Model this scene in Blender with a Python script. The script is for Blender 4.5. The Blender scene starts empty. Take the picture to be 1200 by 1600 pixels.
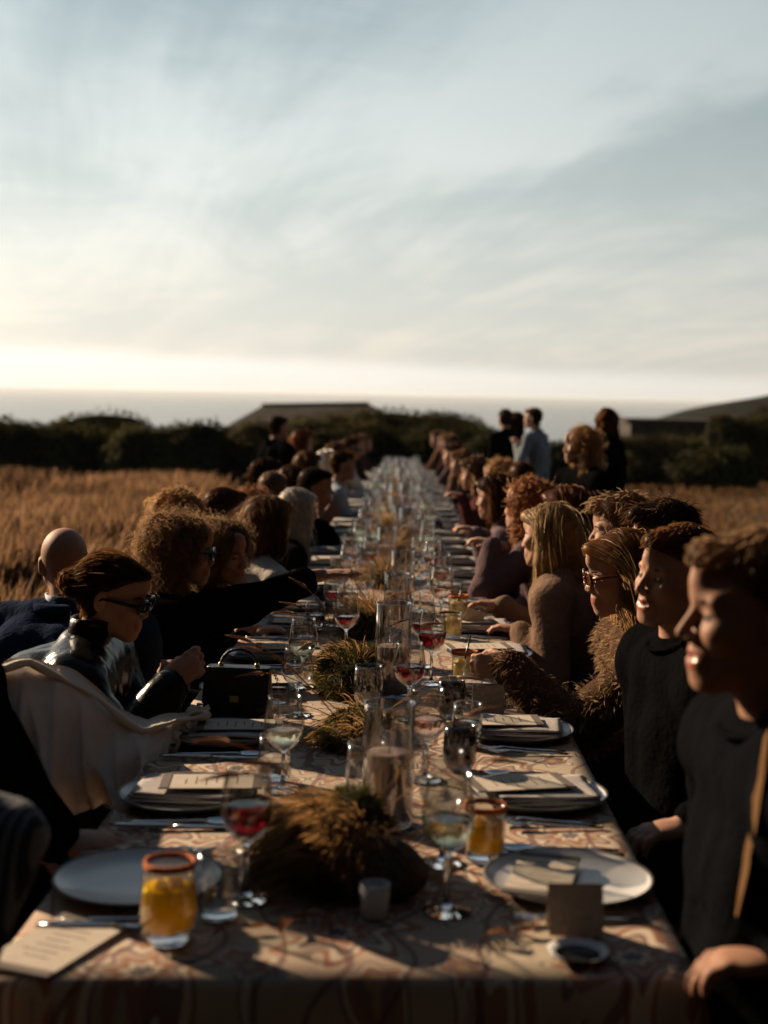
import bpy, math, random
import numpy as np
from mathutils import Matrix, Vector
R = math.radians
rng = np.random.default_rng(7)
random.seed(7)
sc = bpy.context.scene
C = sc.collection

# ---------------------------------------------------------------- camera
F = 2222.0; VPX, VPY = 636.0, 617.0; CZ = 1.511; ROLL = 0.021
cam_d = bpy.data.cameras.new('camera'); cam = bpy.data.objects.new('camera', cam_d); C.objects.link(cam)
cr, sr = math.cos(ROLL), math.sin(ROLL)
cam.matrix_world = Matrix(((cr, -sr, 0, 0), (0, 0, -1, 0), (sr, cr, 0, CZ), (0, 0, 0, 1)))
cam_d.lens = 50; cam_d.sensor_width = 36; cam_d.sensor_fit = 'AUTO'
cam_d.shift_x = -(VPX-600)/1600; cam_d.shift_y = -(800-VPY)/1600
cam_d.clip_start = 0.05; cam_d.clip_end = 90000
cam_d.dof.use_dof = True; cam_d.dof.focus_distance = 3.85; cam_d.dof.aperture_fstop = 2.8
sc.camera = cam
# ---------------------------------------------------------------- sky, sun, exposure
SUN_AZ, SUN_EL = R(50), R(21.5)          # azimuth to the left of +Y
sun_dir = Vector((-math.sin(SUN_AZ)*math.cos(SUN_EL), math.cos(SUN_AZ)*math.cos(SUN_EL), math.sin(SUN_EL)))
world = bpy.data.worlds.new('World'); sc.world = world; world.use_nodes = True
def build_world():
    nt = world.node_tree; N = nt.nodes; N.clear()
    def nd(t, **k):
        n = N.new(t)
        for a, b in k.items(): setattr(n, a, b)
        return n
    def lk(a, b): nt.links.new(a, b)
    def val(x, sock):
        if hasattr(x, 'is_output'): lk(x, sock)
        else: sock.default_value = x
    def m(op, a, b=0.0, c=None, clamp=False):
        n = nd('ShaderNodeMath', operation=op, use_clamp=clamp); val(a, n.inputs[0]); val(b, n.inputs[1])
        if c is not None: val(c, n.inputs[2])
        return n.outputs[0]
    def ss(x, a, b):
        n = nd('ShaderNodeMapRange', interpolation_type='SMOOTHSTEP'); lk(x, n.inputs[0]); n.inputs[1].default_value = a; n.inputs[2].default_value = b
        return n.outputs[0]
    def mix(f, a, b):
        n = nd('ShaderNodeMix', data_type='RGBA'); val(f, n.inputs[0]); val(a, n.inputs[6]); val(b, n.inputs[7]); return n.outputs[2]
    sky = nd('ShaderNodeTexSky', sky_type='NISHITA'); sky.sun_disc = False
    sky.sun_elevation = SUN_EL; sky.sun_rotation = -SUN_AZ; sky.altitude = 50; sky.air_density = 1.0; sky.dust_density = 1.6; sky.ozone_density = 1.5
    tc = nd('ShaderNodeTexCoord'); sep = nd('ShaderNodeSeparateXYZ'); lk(tc.outputs['Generated'], sep.inputs[0])
    x, y, z = sep.outputs
    zz = m('ADD', m('MAXIMUM', z, 0.0), 0.10)
    u0 = m('DIVIDE', x, zz); v0 = m('DIVIDE', y, zz)
    a = R(17); ca, sa = math.cos(a), math.sin(a)      # cirrus run towards azimuth 17 degrees left
    u = m('ADD', m('MULTIPLY', u0, ca), m('MULTIPLY', v0, sa)); v = m('SUBTRACT', m('MULTIPLY', v0, ca), m('MULTIPLY', u0, sa))
    def noise(su, sv, off, detail, rough, dist):
        cb = nd('ShaderNodeCombineXYZ'); lk(m('MULTIPLY', u, su), cb.inputs[0]); lk(m('MULTIPLY', v, sv), cb.inputs[1]); cb.inputs[2].default_value = off
        n = nd('ShaderNodeTexNoise'); n.inputs['Scale'].default_value = 1; n.inputs['Detail'].default_value = detail; n.inputs['Roughness'].default_value = rough; n.inputs['Distortion'].default_value = dist
        lk(cb.outputs[0], n.inputs['Vector']); return n.outputs[0]
    broad = noise(0.7, 0.26, 3.1, 4, .55, .5); fine = noise(2.2, .30, 8.3, 6, .62, .6); soft = noise(.8, .6, 1.7, 8, .62, 1.0)
    cl = m('ADD', m('MULTIPLY', broad, .50), m('ADD', m('MULTIPLY', fine, .40), m('MULTIPLY', soft, .42)))
    cover = ss(cl, .565, .80)
    # high thin veil: warm and bright low down, grey-blue higher up, whiter towards the sun
    dt = nd('ShaderNodeVectorMath', operation='DOT_PRODUCT'); lk(tc.outputs['Generated'], dt.inputs[0]); dt.inputs[1].default_value = sun_dir
    glow = m('POWER', m('MAXIMUM', m('MULTIPLY_ADD', dt.outputs['Value'], .5, .5), 0.0), 2.6)
    def zramp(stops):
        rp = nd('ShaderNodeValToRGB'); lk(z, rp.inputs[0]); e = rp.color_ramp.elements
        while len(e) < len(stops): e.new(.5)
        for q, (p_, c_) in zip(e, stops): q.position = p_; q.color = (*c_, 1)
        return rp.outputs[0]
    veil = zramp([(0.0, (.60, .56, .50)), (.06, (.60, .565, .50)), (.14, (.545, .560, .525)), (.26, (.41, .455, .445)), (.5, (.13, .17, .195)), (1.0, (.06, .085, .11))])
    gaps = zramp([(0.0, (.52, .50, .47)), (.06, (.47, .475, .445)), (.14, (.36, .395, .378)), (.26, (.225, .280, .288)), (.5, (.065, .105, .14)), (1.0, (.035, .055, .085))])
    amp = m('ADD', .40, m('MULTIPLY', glow, .64))
    sc2 = nd('ShaderNodeVectorMath', operation='SCALE'); lk(mix(cover, gaps, veil), sc2.inputs[0]); lk(m('MULTIPLY', amp, 9.0), sc2.inputs['Scale'])
    base = mix(.90, sky.outputs[0], sc2.outputs[0])
    # fog bank over the sea
    nz = nd('ShaderNodeTexNoise'); nz.inputs['Scale'].default_value = 9; nz.inputs['Detail'].default_value = 4; lk(tc.outputs['Generated'], nz.inputs['Vector'])
    top = m('ADD', m('ADD', .0225, m('MULTIPLY', x, -.022)), m('MULTIPLY', m('SUBTRACT', nz.outputs[0], .5), .004))
    dz = m('SUBTRACT', top, z)
    band = m('MULTIPLY', ss(dz, -.0050, .0085), m('SUBTRACT', 1.0, m('MULTIPLY', ss(dz, .006, .030), .35)))
    fogc = nd('ShaderNodeVectorMath', operation='SCALE'); fogc.inputs[0].default_value = (6.0, 5.75, 5.25); lk(m('ADD', .34, m('MULTIPLY', glow, .88)), fogc.inputs['Scale'])
    final = mix(m('MULTIPLY', band, .78), base, fogc.outputs[0])
    bg = nd('ShaderNodeBackground'); bg.inputs[1].default_value = 0.10; lk(final, bg.inputs[0])
    out = nd('ShaderNodeOutputWorld'); lk(bg.outputs[0], out.inputs[0])
build_world()
sl = bpy.data.lights.new('sun', 'SUN'); sl.energy = 5.0; sl.angle = R(0.55); sl.color = (1.0, .75, .50)
so = bpy.data.objects.new('sun', sl); C.objects.link(so); so.rotation_euler = sun_dir.to_track_quat('Z', 'Y').to_euler(); so.location = sun_dir*30+Vector((0, 0, 5))
vs = sc.view_settings; vs.view_transform = 'Standard'; vs.look = 'None'; vs.exposure = 1.0; vs.gamma = 1.0; vs.use_curve_mapping = False
sc.render.engine = 'CYCLES'; cy = sc.cycles
cy.use_denoising = True; cy.max_bounces = 12; cy.transmission_bounces = 10; cy.transparent_max_bounces = 40; cy.diffuse_bounces = 3; cy.glossy_bounces = 4
cy.sample_clamp_indirect = 6; cy.caustics_reflective = False; cy.caustics_refractive = False; cy.blur_glossy = 0.5

# ---------------------------------------------------------------- geometry helpers
S_, T_ = 0.01485, math.tan(ROLL)
def sstep(x, a, b):
    t = np.clip((np.asarray(x, float)-a)/(b-a), 0, 1); return t*t*(3-2*t)
def ground(x, y):
    x = np.asarray(x, float); y = np.asarray(y, float)
    g = -S_*y + T_*np.clip(x, -5, 5)
    g = g - .2*sstep(np.abs(x), 1.0, 1.8)*sstep(y, 3, 8)
    g = g + .05*np.sin(x*.55+1)*np.sin(y*.4)*sstep(np.abs(x), 2, 5)
    g = g - .06*np.clip(y-34, 0, 60) - .8*np.clip(y-94, 0, 100)
    return g
def gz(x, y): return float(ground(x, y))
def tz(x, y): return -S_*y + T_*x + .7545
def at(px, py, Y):
    X = (px-VPX)/F*Y; Z = -(py-VPY)/F*Y
    return Vector((X*cr-Z*sr, Y, CZ+X*sr+Z*cr))
def mesh_np(name, V, faces, mats=None, fmat=None, smooth=True):
    """V Nx3, faces: array (M,k) or list of arrays."""
    if not isinstance(faces, list): faces = [faces]
    faces = [np.asarray(f, np.int32) for f in faces if len(f)]
    me = bpy.data.meshes.new(name)
    V = np.asarray(V, np.float32)
    me.vertices.add(len(V)); me.vertices.foreach_set('co', V.ravel())
    tot = sum(f.size for f in faces); npoly = sum(len(f) for f in faces)
    me.loops.add(tot); me.polygons.add(npoly)
    me.loops.foreach_set('vertex_index', np.concatenate([f.ravel() for f in faces]))
    sizes = np.concatenate([np.full(len(f), f.shape[1], np.int32) for f in faces])
    starts = np.concatenate([[0], np.cumsum(sizes)[:-1]]).astype(np.int32)
    me.polygons.foreach_set('loop_start', starts)
    for m_ in (mats or []): me.materials.append(m_)
    if fmat is not None: me.polygons.foreach_set('material_index', np.asarray(fmat, np.int32))
    me.polygons.foreach_set('use_smooth', np.full(npoly, bool(smooth)))
    me.update(calc_edges=True); me.validate()
    return me
def link(name, me, parent=None, loc=(0, 0, 0), rotz=0.0, label=None, cat=None, group=None, kind=None, rot=None):
    o = bpy.data.objects.new(name, me); C.objects.link(o); o.location = loc
    o.rotation_euler = rot if rot is not None else (0, 0, rotz)
    if parent is not None: o.parent = parent
    for k, v in (('label', label), ('category', cat), ('group', group), ('kind', kind)):
        if v: o[k] = v
    return o
class MB:
    """collects boxes, lathes and tubes into one mesh"""
    def __init__(s): s.V = []; s.Q = []; s.T = []; s.n = 0; s.qm = []; s.tm = []
    def add(s, V, Q=(), T=(), m=0):
        V = np.asarray(V, float); s.V.append(V)
        if len(Q): s.Q.append(np.asarray(Q)+s.n); s.qm += [m]*len(Q)
        if len(T): s.T.append(np.asarray(T)+s.n); s.tm += [m]*len(T)
        s.n += len(V)
    def box(s, c, h, M=None, m=0, taper=1.0):
        V = np.array([(a, b, d) for a in (-1, 1) for b in (-1, 1) for d in (-1, 1)], float)*np.array(h)
        V[V[:, 2] > 0, :2] *= taper
        if M is not None: V = V @ np.array(M).T
        s.add(V+np.array(c), [(0, 1, 3, 2), (4, 6, 7, 5), (0, 4, 5, 1), (2, 3, 7, 6), (0, 2, 6, 4), (1, 5, 7, 3)], m=m)
    def tube(s, P, r, n=8, m=0, flat=None):
        P = np.asarray(P, float); k = len(P); r = np.full(k, r) if np.isscalar(r) else np.asarray(r)
        V = []; up = np.array([0, 0, 1.0])
        for i in range(k):
            d = P[min(i+1, k-1)]-P[max(i-1, 0)]; d /= np.linalg.norm(d)+1e-9
            a = np.cross(d, up)
            if np.linalg.norm(a) < .05: a = np.cross(d, [1, 0, 0])
            a /= np.linalg.norm(a); b = np.cross(a, d)
            for j in range(n):
                t = 2*math.pi*j/n; V.append(P[i]+r[i]*(a*math.cos(t)+b*math.sin(t)*(flat or 1)))
        Q = [(i*n+j, i*n+(j+1) % n, (i+1)*n+(j+1) % n, (i+1)*n+j) for i in range(k-1) for j in range(n)]
        V += [P[0], P[-1]]
        T = [(k*n, (j+1) % n, j) for j in range(n)]+[(k*n+1, (k-1)*n+j, (k-1)*n+(j+1) % n) for j in range(n)]
        s.add(V, Q, T, m=m)
    def lathe(s, prof, n=28, m=0, ms=None, c=(0, 0, 0)):
        prof = np.asarray(prof, float); k = len(prof); t = np.arange(n)*2*math.pi/n
        V = np.stack([np.outer(prof[:, 0], np.cos(t)), np.outer(prof[:, 0], np.sin(t)), np.repeat(prof[:, 1:2], n, 1)], -1).reshape(-1, 3)+np.array(c)
        for i in range(k-1):
            pass
        Q = [(i*n+j, i*n+(j+1) % n, (i+1)*n+(j+1) % n, (i+1)*n+j) for i in range(k-1) for j in range(n)]
        s.V.append(V); s.Q.append(np.asarray(Q)+s.n); s.n += len(V)
        for i in range(k-1): s.qm += [ms[i] if ms else m]*n
    def mesh(s, name, mats, smooth=True):
        f = []; fm = []
        if s.Q: f.append(np.concatenate(s.Q)); fm += s.qm
        if s.T: f.append(np.concatenate(s.T)); fm += s.tm
        return mesh_np(name, np.concatenate(s.V), f, mats, fm, smooth)

# ---------------------------------------------------------------- materials
_mats = {}
def mat(name, col=(.5, .5, .5), rough=.6, metal=0.0, spec=.3, var=.0, vscale=20, bump=0.0, bscale=60, sss=0.0, sheen=0.0, trans=0.0, ior=1.45, coat=0.0, stretch=None):
    if name in _mats: return _mats[name]
    M = bpy.data.materials.new(name); M.use_nodes = True; nt = M.node_tree; b = nt.nodes['Principled BSDF']
    b.inputs['Base Color'].default_value = (*col, 1); b.inputs['Roughness'].default_value = rough; b.inputs['Metallic'].default_value = metal
    b.inputs['Specular IOR Level'].default_value = spec; b.inputs['IOR'].default_value = ior; b.inputs['Transmission Weight'].default_value = trans
    b.inputs['Coat Weight'].default_value = coat
    if sss: b.inputs['Subsurface Weight'].default_value = sss; b.inputs['Subsurface Radius'].default_value = (1, .3, .15); b.inputs['Subsurface Scale'].default_value = .012
    if sheen: b.inputs['Sheen Weight'].default_value = sheen; b.inputs['Sheen Roughness'].default_value = .4
    tc = nt.nodes.new('ShaderNodeTexCoord'); mp = nt.nodes.new('ShaderNodeMapping'); nt.links.new(tc.outputs['Object'], mp.inputs[0])
    if stretch: mp.inputs['Scale'].default_value = stretch
    if var:
        n = nt.nodes.new('ShaderNodeTexNoise'); n.inputs['Scale'].default_value = vscale; n.inputs['Detail'].default_value = 6; nt.links.new(mp.outputs[0], n.inputs['Vector'])
        rp = nt.nodes.new('ShaderNodeValToRGB'); nt.links.new(n.outputs[0], rp.inputs[0])
        rp.color_ramp.elements[0].position = .3; rp.color_ramp.elements[1].position = .7
        rp.color_ramp.elements[0].color = (*[c*(1-var) for c in col], 1); rp.color_ramp.elements[1].color = (*[min(1, c*(1+var)) for c in col], 1)
        nt.links.new(rp.outputs[0], b.inputs['Base Color'])
    if bump:
        n = nt.nodes.new('ShaderNodeTexNoise'); n.inputs['Scale'].default_value = bscale; n.inputs['Detail'].default_value = 5; nt.links.new(mp.outputs[0], n.inputs['Vector'])
        bp = nt.nodes.new('ShaderNodeBump'); bp.inputs['Strength'].default_value = bump; bp.inputs['Distance'].default_value = .01; nt.links.new(n.outputs[0], bp.inputs['Height']); nt.links.new(bp.outputs[0], b.inputs['Normal'])
    _mats[name] = M; return M
def mat_thin(name, col, tcol=None, tw=.45, gloss=.12, rough=.4, var=.35, vscale=6):
    """leaf, hair and straw: diffuse plus translucent plus a little gloss"""
    if name in _mats: return _mats[name]
    M = bpy.data.materials.new(name); M.use_nodes = True; nt = M.node_tree; N = nt.nodes; N.clear(); L = nt.links.new
    out = N.new('ShaderNodeOutputMaterial'); d = N.new('ShaderNodeBsdfDiffuse'); t = N.new('ShaderNodeBsdfTranslucent'); g = N.new('ShaderNodeBsdfGlossy')
    m1 = N.new('ShaderNodeMixShader'); m2 = N.new('ShaderNodeMixShader'); m1.inputs[0].default_value = tw; m2.inputs[0].default_value = gloss
    g.inputs['Roughness'].default_value = rough; g.inputs[0].default_value = (*[min(1, c*1.5+.08) for c in col], 1)
    tcd = N.new('ShaderNodeTexCoord'); n = N.new('ShaderNodeTexNoise'); n.inputs['Scale'].default_value = vscale; n.inputs['Detail'].default_value = 5; L(tcd.outputs['Object'], n.inputs['Vector'])
    for sh, c in ((d, col), (t, tcol or col)):
        rp = N.new('ShaderNodeValToRGB'); L(n.outputs[0], rp.inputs[0]); e = rp.color_ramp.elements; e[0].position = .3; e[1].position = .7
        e[0].color = (*[q*(1-var) for q in c], 1); e[1].color = (*[min(1, q*(1+var)) for q in c], 1); L(rp.outputs[0], sh.inputs[0])
    L(d.outputs[0], m1.inputs[1]); L(t.outputs[0], m1.inputs[2]); L(m1.outputs[0], m2.inputs[1]); L(g.outputs[0], m2.inputs[2]); L(m2.outputs[0], out.inputs[0])
    _mats[name] = M; return M
def mat_glass(name, tint=(.96, .965, .96), base=.085, rough=.04):
    if name in _mats: return _mats[name]
    M = bpy.data.materials.new(name); M.use_nodes = True; nt = M.node_tree; N = nt.nodes; N.clear(); L = nt.links.new
    out = N.new('ShaderNodeOutputMaterial'); t = N.new('ShaderNodeBsdfTransparent'); g = N.new('ShaderNodeBsdfGlossy'); mx = N.new('ShaderNodeMixShader')
    t.inputs[0].default_value = (*tint, 1); g.inputs['Roughness'].default_value = rough
    lw = N.new('ShaderNodeLayerWeight'); lw.inputs[0].default_value = .5
    p = N.new('ShaderNodeMath'); p.operation = 'POWER'; L(lw.outputs['Facing'], p.inputs[0]); p.inputs[1].default_value = 2.5
    a = N.new('ShaderNodeMath'); a.operation = 'MULTIPLY_ADD'; L(p.outputs[0], a.inputs[0]); a.inputs[1].default_value = .85; a.inputs[2].default_value = base
    L(a.outputs[0], mx.inputs[0]); L(t.outputs[0], mx.inputs[1]); L(g.outputs[0], mx.inputs[2]); L(mx.outputs[0], out.inputs[0])
    _mats[name] = M; return M
# ---------------------------------------------------------------- setting: ground, sea, hills
def ground_mat():
    M = mat('dry_earth', (.075, .05, .028), .95, var=.6, vscale=1.7, bump=.9, bscale=25, spec=.1)
    return M
def build_ground():
    xs = np.concatenate([np.linspace(-160, -14, 30), np.linspace(-13, 13, 53), np.linspace(14, 160, 30)])
    ys = np.concatenate([np.linspace(-60, 0, 12), np.linspace(.5, 42, 84), np.linspace(43, 160, 50)])
    X, Y = np.meshgrid(xs, ys, indexing='ij'); Z = ground(X, Y)
    Z += .03*np.sin(X*1.7+Y)*np.sin(Y*1.3)*sstep(np.abs(X), 2, 4)
    V = np.stack([X, Y, Z], -1).reshape(-1, 3); ny = len(ys)
    i, j = np.meshgrid(np.arange(len(xs)-1), np.arange(ny-1), indexing='ij'); a = (i*ny+j).ravel()
    link('ground', mesh_np('ground', V, np.stack([a, a+ny, a+ny+1, a+1], 1), [ground_mat()]), kind='structure', label='dry brown field sloping gently down to the sea')
build_ground()
def build_sea():
    M = bpy.data.materials.new('sea_water'); M.use_nodes = True; nt = M.node_tree; b = nt.nodes['Principled BSDF']
    b.inputs['Base Color'].default_value = (.048, .050, .048, 1); b.inputs['Roughness'].default_value = .22; b.inputs['IOR'].default_value = 1.33
    tc = nt.nodes.new('ShaderNodeTexCoord'); mp = nt.nodes.new('ShaderNodeMapping'); mp.inputs['Scale'].default_value = (.02, .05, 1)
    n = nt.nodes.new('ShaderNodeTexNoise'); n.inputs['Scale'].default_value = 1; n.inputs['Detail'].default_value = 9; n.inputs['Roughness'].default_value = .65
    bp = nt.nodes.new('ShaderNodeBump'); bp.inputs['Strength'].default_value = 1; bp.inputs['Distance'].default_value = .25
    nt.links.new(tc.outputs['Object'], mp.inputs[0]); nt.links.new(mp.outputs[0], n.inputs['Vector']); nt.links.new(n.outputs[0], bp.inputs['Height']); nt.links.new(bp.outputs[0], b.inputs['Normal'])
    r = np.array([60, 200, 500, 1200, 3000, 8000, 20000, 60000.]); th = np.linspace(0, 2*math.pi, 65)[:-1]
    V = np.array([(a*math.cos(t), a*math.sin(t), -42) for a in r for t in th]); n_ = 64
    Q = [(i*n_+j, (i+1)*n_+j, (i+1)*n_+(j+1) % n_, i*n_+(j+1) % n_) for i in range(len(r)-1) for j in range(n_)]
    link('sea', mesh_np('sea', V, np.array(Q), [M]), kind='structure', label='grey ocean reaching to the foggy horizon')
build_sea()
class SN:
    """cheap smooth 3-D noise: sums of sines"""
    def __init__(s, seed, n=10, f=(1, 3)):
        g = np.random.default_rng(seed); s.k = g.normal(size=(n, 3)); s.k /= np.linalg.norm(s.k, axis=1)[:, None]; s.k *= g.uniform(f[0], f[1], (n, 1)); s.p = g.uniform(0, 6.28, n)
    def __call__(s, P): return np.sin(np.asarray(P) @ s.k.T + s.p).mean(-1)*2.0
def build_hills():
    M = mat('hill_scrub', (.009, .009, .006), .95, var=.45, vscale=.06, spec=.05)
    # headland on the right
    prof = [(960, 664), (1000, 659), (1040, 652), (1080, 640), (1120, 630), (1160, 620), (1200, 611), (1260, 596), (1400, 585), (1700, 565)]
    px = np.linspace(960, 1700, 110); py = np.interp(px, *zip(*prof)); nz = SN(4, 12, (.02, .12))
    n = 16; V = []
    for i, (a, b) in enumerate(zip(px, py)):
        top = at(a, b, 330)
        for j in range(n):
            t = j/(n-1); d = -120+240*t
            h = (1-abs(2*t-1)**1.6)
            z = -45+(top.z+45)*h + 1.6*nz([(top.x+d*.3)*3, d*3, 0])*h
            V.append((top.x, 330+d, z))
    i, j = np.meshgrid(np.arange(len(px)-1), np.arange(n-1), indexing='ij'); a = (i*n+j).ravel()
    link('hill', mesh_np('hill', np.array(V), np.stack([a, a+n, a+n+1, a+1], 1), [M]), kind='structure', label='dark headland sloping down to the sea on the right')
build_hills()
# ---------------------------------------------------------------- buildings
def roof_building():
    M = mat('weathered_shingle', (.050, .040, .032), .9, var=.3, vscale=2, bump=.4, bscale=8, spec=.1); W = mat('weathered_board', (.07, .055, .04), .85, var=.3, vscale=3)
    Y = 58.0; l = at(362, 664, Y); r = at(640, 668, Y); tl = at(400, 638, Y); tr = at(572, 637, Y)
    base = Vector(((l.x+r.x)/2, Y+3, gz((l.x+r.x)/2, Y+3)))
    e = bpy.data.objects.new('barn', None); C.objects.link(e); e.location = base; e['label'] = 'low building with a long dark hipped roof behind the shrubs'; e['category'] = 'building'
    b = np.array(base); D = 6.5
    zE = l.z-.1
    V = np.array([(l.x-.3, Y, zE), (r.x+.3, Y, zE), (r.x+.3, Y+D, zE), (l.x-.3, Y+D, zE), (tl.x, Y+D*.45, tl.z+.10), (tr.x, Y+D*.45, tr.z+.14)])-b
    V2 = V.copy(); V2[:, 2] -= .14
    m = MB(); m.add(np.concatenate([V, V2]), [(0, 1, 5, 4), (2, 3, 4, 5), (0, 6, 7, 1), (2, 8, 9, 3), (1, 7, 8, 2), (3, 9, 6, 0)], [(1, 2, 5), (3, 0, 4)])
    link('roof', m.mesh('roof', [M], False), e)
    m = MB(); hz = (zE-base.z)/2; m.box((0, D/2-3, hz-.1), ((r.x-l.x)/2, D/2-.3, hz)); link('wall', m.mesh('wall', [W], False), e)
    m = MB(); m.tube([(tl.x-b[0]-.05, Y+D*.45-b[1], tl.z+.12-b[2]), (tr.x-b[0]+.05, Y+D*.45-b[1], tr.z+.16-b[2])], .07, 6); link('ridge_cap', m.mesh('ridge_cap', [M]), e)
roof_building()
def shed():
    W = mat('shed_board', (.035, .028, .022), .9, var=.4, vscale=4); M = mat('weathered_shingle'); P = mat('pale_timber', (.30, .22, .15), .8)
    Y = 50.0; l = at(985, 660, Y); r = at(1132, 657, Y)
    cx = (l.x+r.x)/2; g = gz(cx, Y)-.3; top = (l.z+r.z)/2; w = (r.x-l.x)/2
    e = bpy.data.objects.new('shed', None); C.objects.link(e); e.location = (cx, Y+1.5, g); e['label'] = 'dark board shed with a flat roof at the right edge of the field'; e['category'] = 'shed'
    n = 14
    for i in range(n):
        m = MB(); m.box((-w+(i+.5)*2*w/n, -1.5+(.012 if i % 2 else 0), (top-g)/2), (w/n-.008, .02, (top-g)/2-.06)); link('board', m.mesh('board', [W], False), e)
    m = MB(); m.box((0, 0, (top-g)/2-.05), (w-.03, 1.44, (top-g)/2-.09)); link('wall', m.mesh('wall', [W], False), e)
    m = MB(); m.box((0, 0, top-g), (w+.12, 1.7, .06)); link('roof', m.mesh('roof', [M], False), e)
    m = MB(); m.box((w+.09, -1.53, (top-g)-.35), (.06, .05, .18)); link('corner_block', m.mesh('corner_block', [P], False), e)
shed()
# ---------------------------------------------------------------- shrubs and grass
def leaves(P, Nn, size, g):
    """quads at points P with normals Nn"""
    n = len(P); a = np.cross(Nn, g.normal(size=(n, 3))); a /= np.linalg.norm(a, axis=1)[:, None]+1e-9; b = np.cross(Nn, a)
    s = size*g.uniform(.6, 1.4, (n, 1))
    V = np.stack([P-a*s*.5, P-b*s, P+a*s*.5, P+b*s], 1).reshape(-1, 3)
    return V, np.arange(n*4).reshape(-1, 4)
SHRUB = mat_thin('shrub_leaf', (.020, .021, .010), (.065, .06, .018), .35, .05, .5, .6, .9)
SHRUB2 = mat_thin('pale_shrub_leaf', (.030, .026, .013), (.08, .065, .024), .35, .05, .5, .6, .9)
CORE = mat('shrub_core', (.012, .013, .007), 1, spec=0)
BARK = mat('bark', (.05, .035, .022), .9, var=.4, bump=.6)
def shrub(cx, cy, rx, ry, h, label, seed, n=5200, m=SHRUB, leaf=.05):
    n = int(n*1.35); leaf *= .92; g = np.random.default_rng(seed); z0 = gz(cx, cy)-.12; nz = SN(seed, 9, (2.0, 6.0))
    e = bpy.data.objects.new('shrub', None); C.objects.link(e); e.location = (cx, cy, z0); e['label'] = label; e['category'] = 'shrub'; e['group'] = 'shrubs along the edge of the field'
    def sup(d):
        q = np.linalg.norm(d[:, :2], axis=1)[:, None]+1e-6; return np.concatenate([d[:, :2]/q*q**.62, np.abs(d[:, 2:])**.62], 1)/1.04
    def rad(d): return 1+.12*nz(d*1.2)+.06*nz(d*3.1)
    d = g.normal(size=(n, 3)); d[:, 2] = np.abs(d[:, 2]); d /= np.linalg.norm(d, axis=1)[:, None]
    dq = sup(d); r = rad(d)*(1.02-.10*g.random(n)**2); sz = np.array([rx, ry, h])
    P = dq*r[:, None]*sz; Nn = d/sz; Nn /= np.linalg.norm(Nn, axis=1)[:, None]; Nn += g.normal(size=(n, 3))*.55; Nn /= np.linalg.norm(Nn, axis=1)[:, None]
    P += np.array([0, 0, 1])*np.abs(g.normal(size=(n, 1)))*.05*(g.random((n, 1)) > .6)
    V, Q = leaves(P, Nn, leaf, g)
    link('foliage', mesh_np('foliage', V, Q, [m]), e)
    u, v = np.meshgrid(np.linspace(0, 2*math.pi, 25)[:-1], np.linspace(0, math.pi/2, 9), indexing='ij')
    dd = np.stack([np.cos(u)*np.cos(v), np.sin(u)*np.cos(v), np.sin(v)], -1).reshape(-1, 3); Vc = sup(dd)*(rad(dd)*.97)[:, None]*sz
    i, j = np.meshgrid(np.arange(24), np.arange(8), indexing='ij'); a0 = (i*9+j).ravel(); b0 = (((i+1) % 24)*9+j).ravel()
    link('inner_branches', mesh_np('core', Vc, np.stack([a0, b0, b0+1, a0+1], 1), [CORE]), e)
    mm = MB()
    for k in range(5):
        t = k*1.3; mm.tube([(0, 0, 0), (.2*rx*math.cos(t), .2*ry*math.sin(t), .35*h), (.55*rx*math.cos(t), .55*ry*math.sin(t), .7*h)], [.06, .04, .015], 6)
    link('stem', mm.mesh('stem', [BARK]), e)
def shrub_px(px, pyt, Y, wpx, label, seed, depth=1.0, n=5200, m=SHRUB, leaf=.05):
    p = at(px, pyt, Y); w = wpx*1.22*Y/F/2; h = p.z-(gz(p.x, Y)-.12); shrub(p.x, Y, w, max(w*.7, 1.2)*depth, h, label, seed, n, m, leaf)
shrub_px(-70, 664, 29, 260, 'dark coastal shrub at the far left edge of the hedge line', 11)
shrub_px(70, 655, 30, 230, 'broad rounded dark shrub second from the left in the hedge line', 12, n=6500)
shrub_px(165, 656, 31, 170, 'dark rounded shrub third from the left in the hedge line', 13)
shrub_px(262, 664, 29, 190, 'low dark shrub in the hedge line left of the roofed building', 14)
shrub_px(345, 660, 31, 160, 'dark shrub in the hedge line in front of the left roof corner', 15)
shrub_px(425, 664, 30, 170, 'olive-topped shrub behind the standing man in black', 16, m=SHRUB2)
shrub_px(520, 652, 31, 200, 'olive-topped shrub rising below the long roof', 17, m=SHRUB2, n=6500)
shrub_px(618, 639, 33, 240, 'tallest mounded shrub behind the far end of the table', 18, n=8500, m=SHRUB2)
shrub_px(700, 660, 32, 190, 'mounded shrub descending right of the tallest shrub', 19)
shrub_px(775, 690, 30, 120, 'low dark shrub behind the standing couple', 20)
shrub_px(880, 690, 30, 130, 'low dark shrub between the standing couple and the standing women', 21)
shrub_px(1010, 682, 34, 190, 'rounded dark shrub in front of the shed', 22, n=6500, m=SHRUB2)
shrub_px(1095, 700, 33, 150, 'low dark shrub at the foot of the shed', 23)
shrub_px(1180, 640, 38, 150, 'tall green shrub at the right edge beside the shed', 24, n=7500, m=SHRUB2, leaf=.07)
shrub_px(1250, 622, 40, 160, 'tall green shrub cut by the right frame edge', 25, n=6000, leaf=.07)
STRAW = mat_thin('dry_grass', (.085, .049, .028), (.20, .115, .062), .5, .06, .5, .55, .7)
STRAW2 = mat_thin('dry_turf', (.075, .042, .02), (.15, .08, .035), .45, .04, .5, .55, .5)
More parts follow.
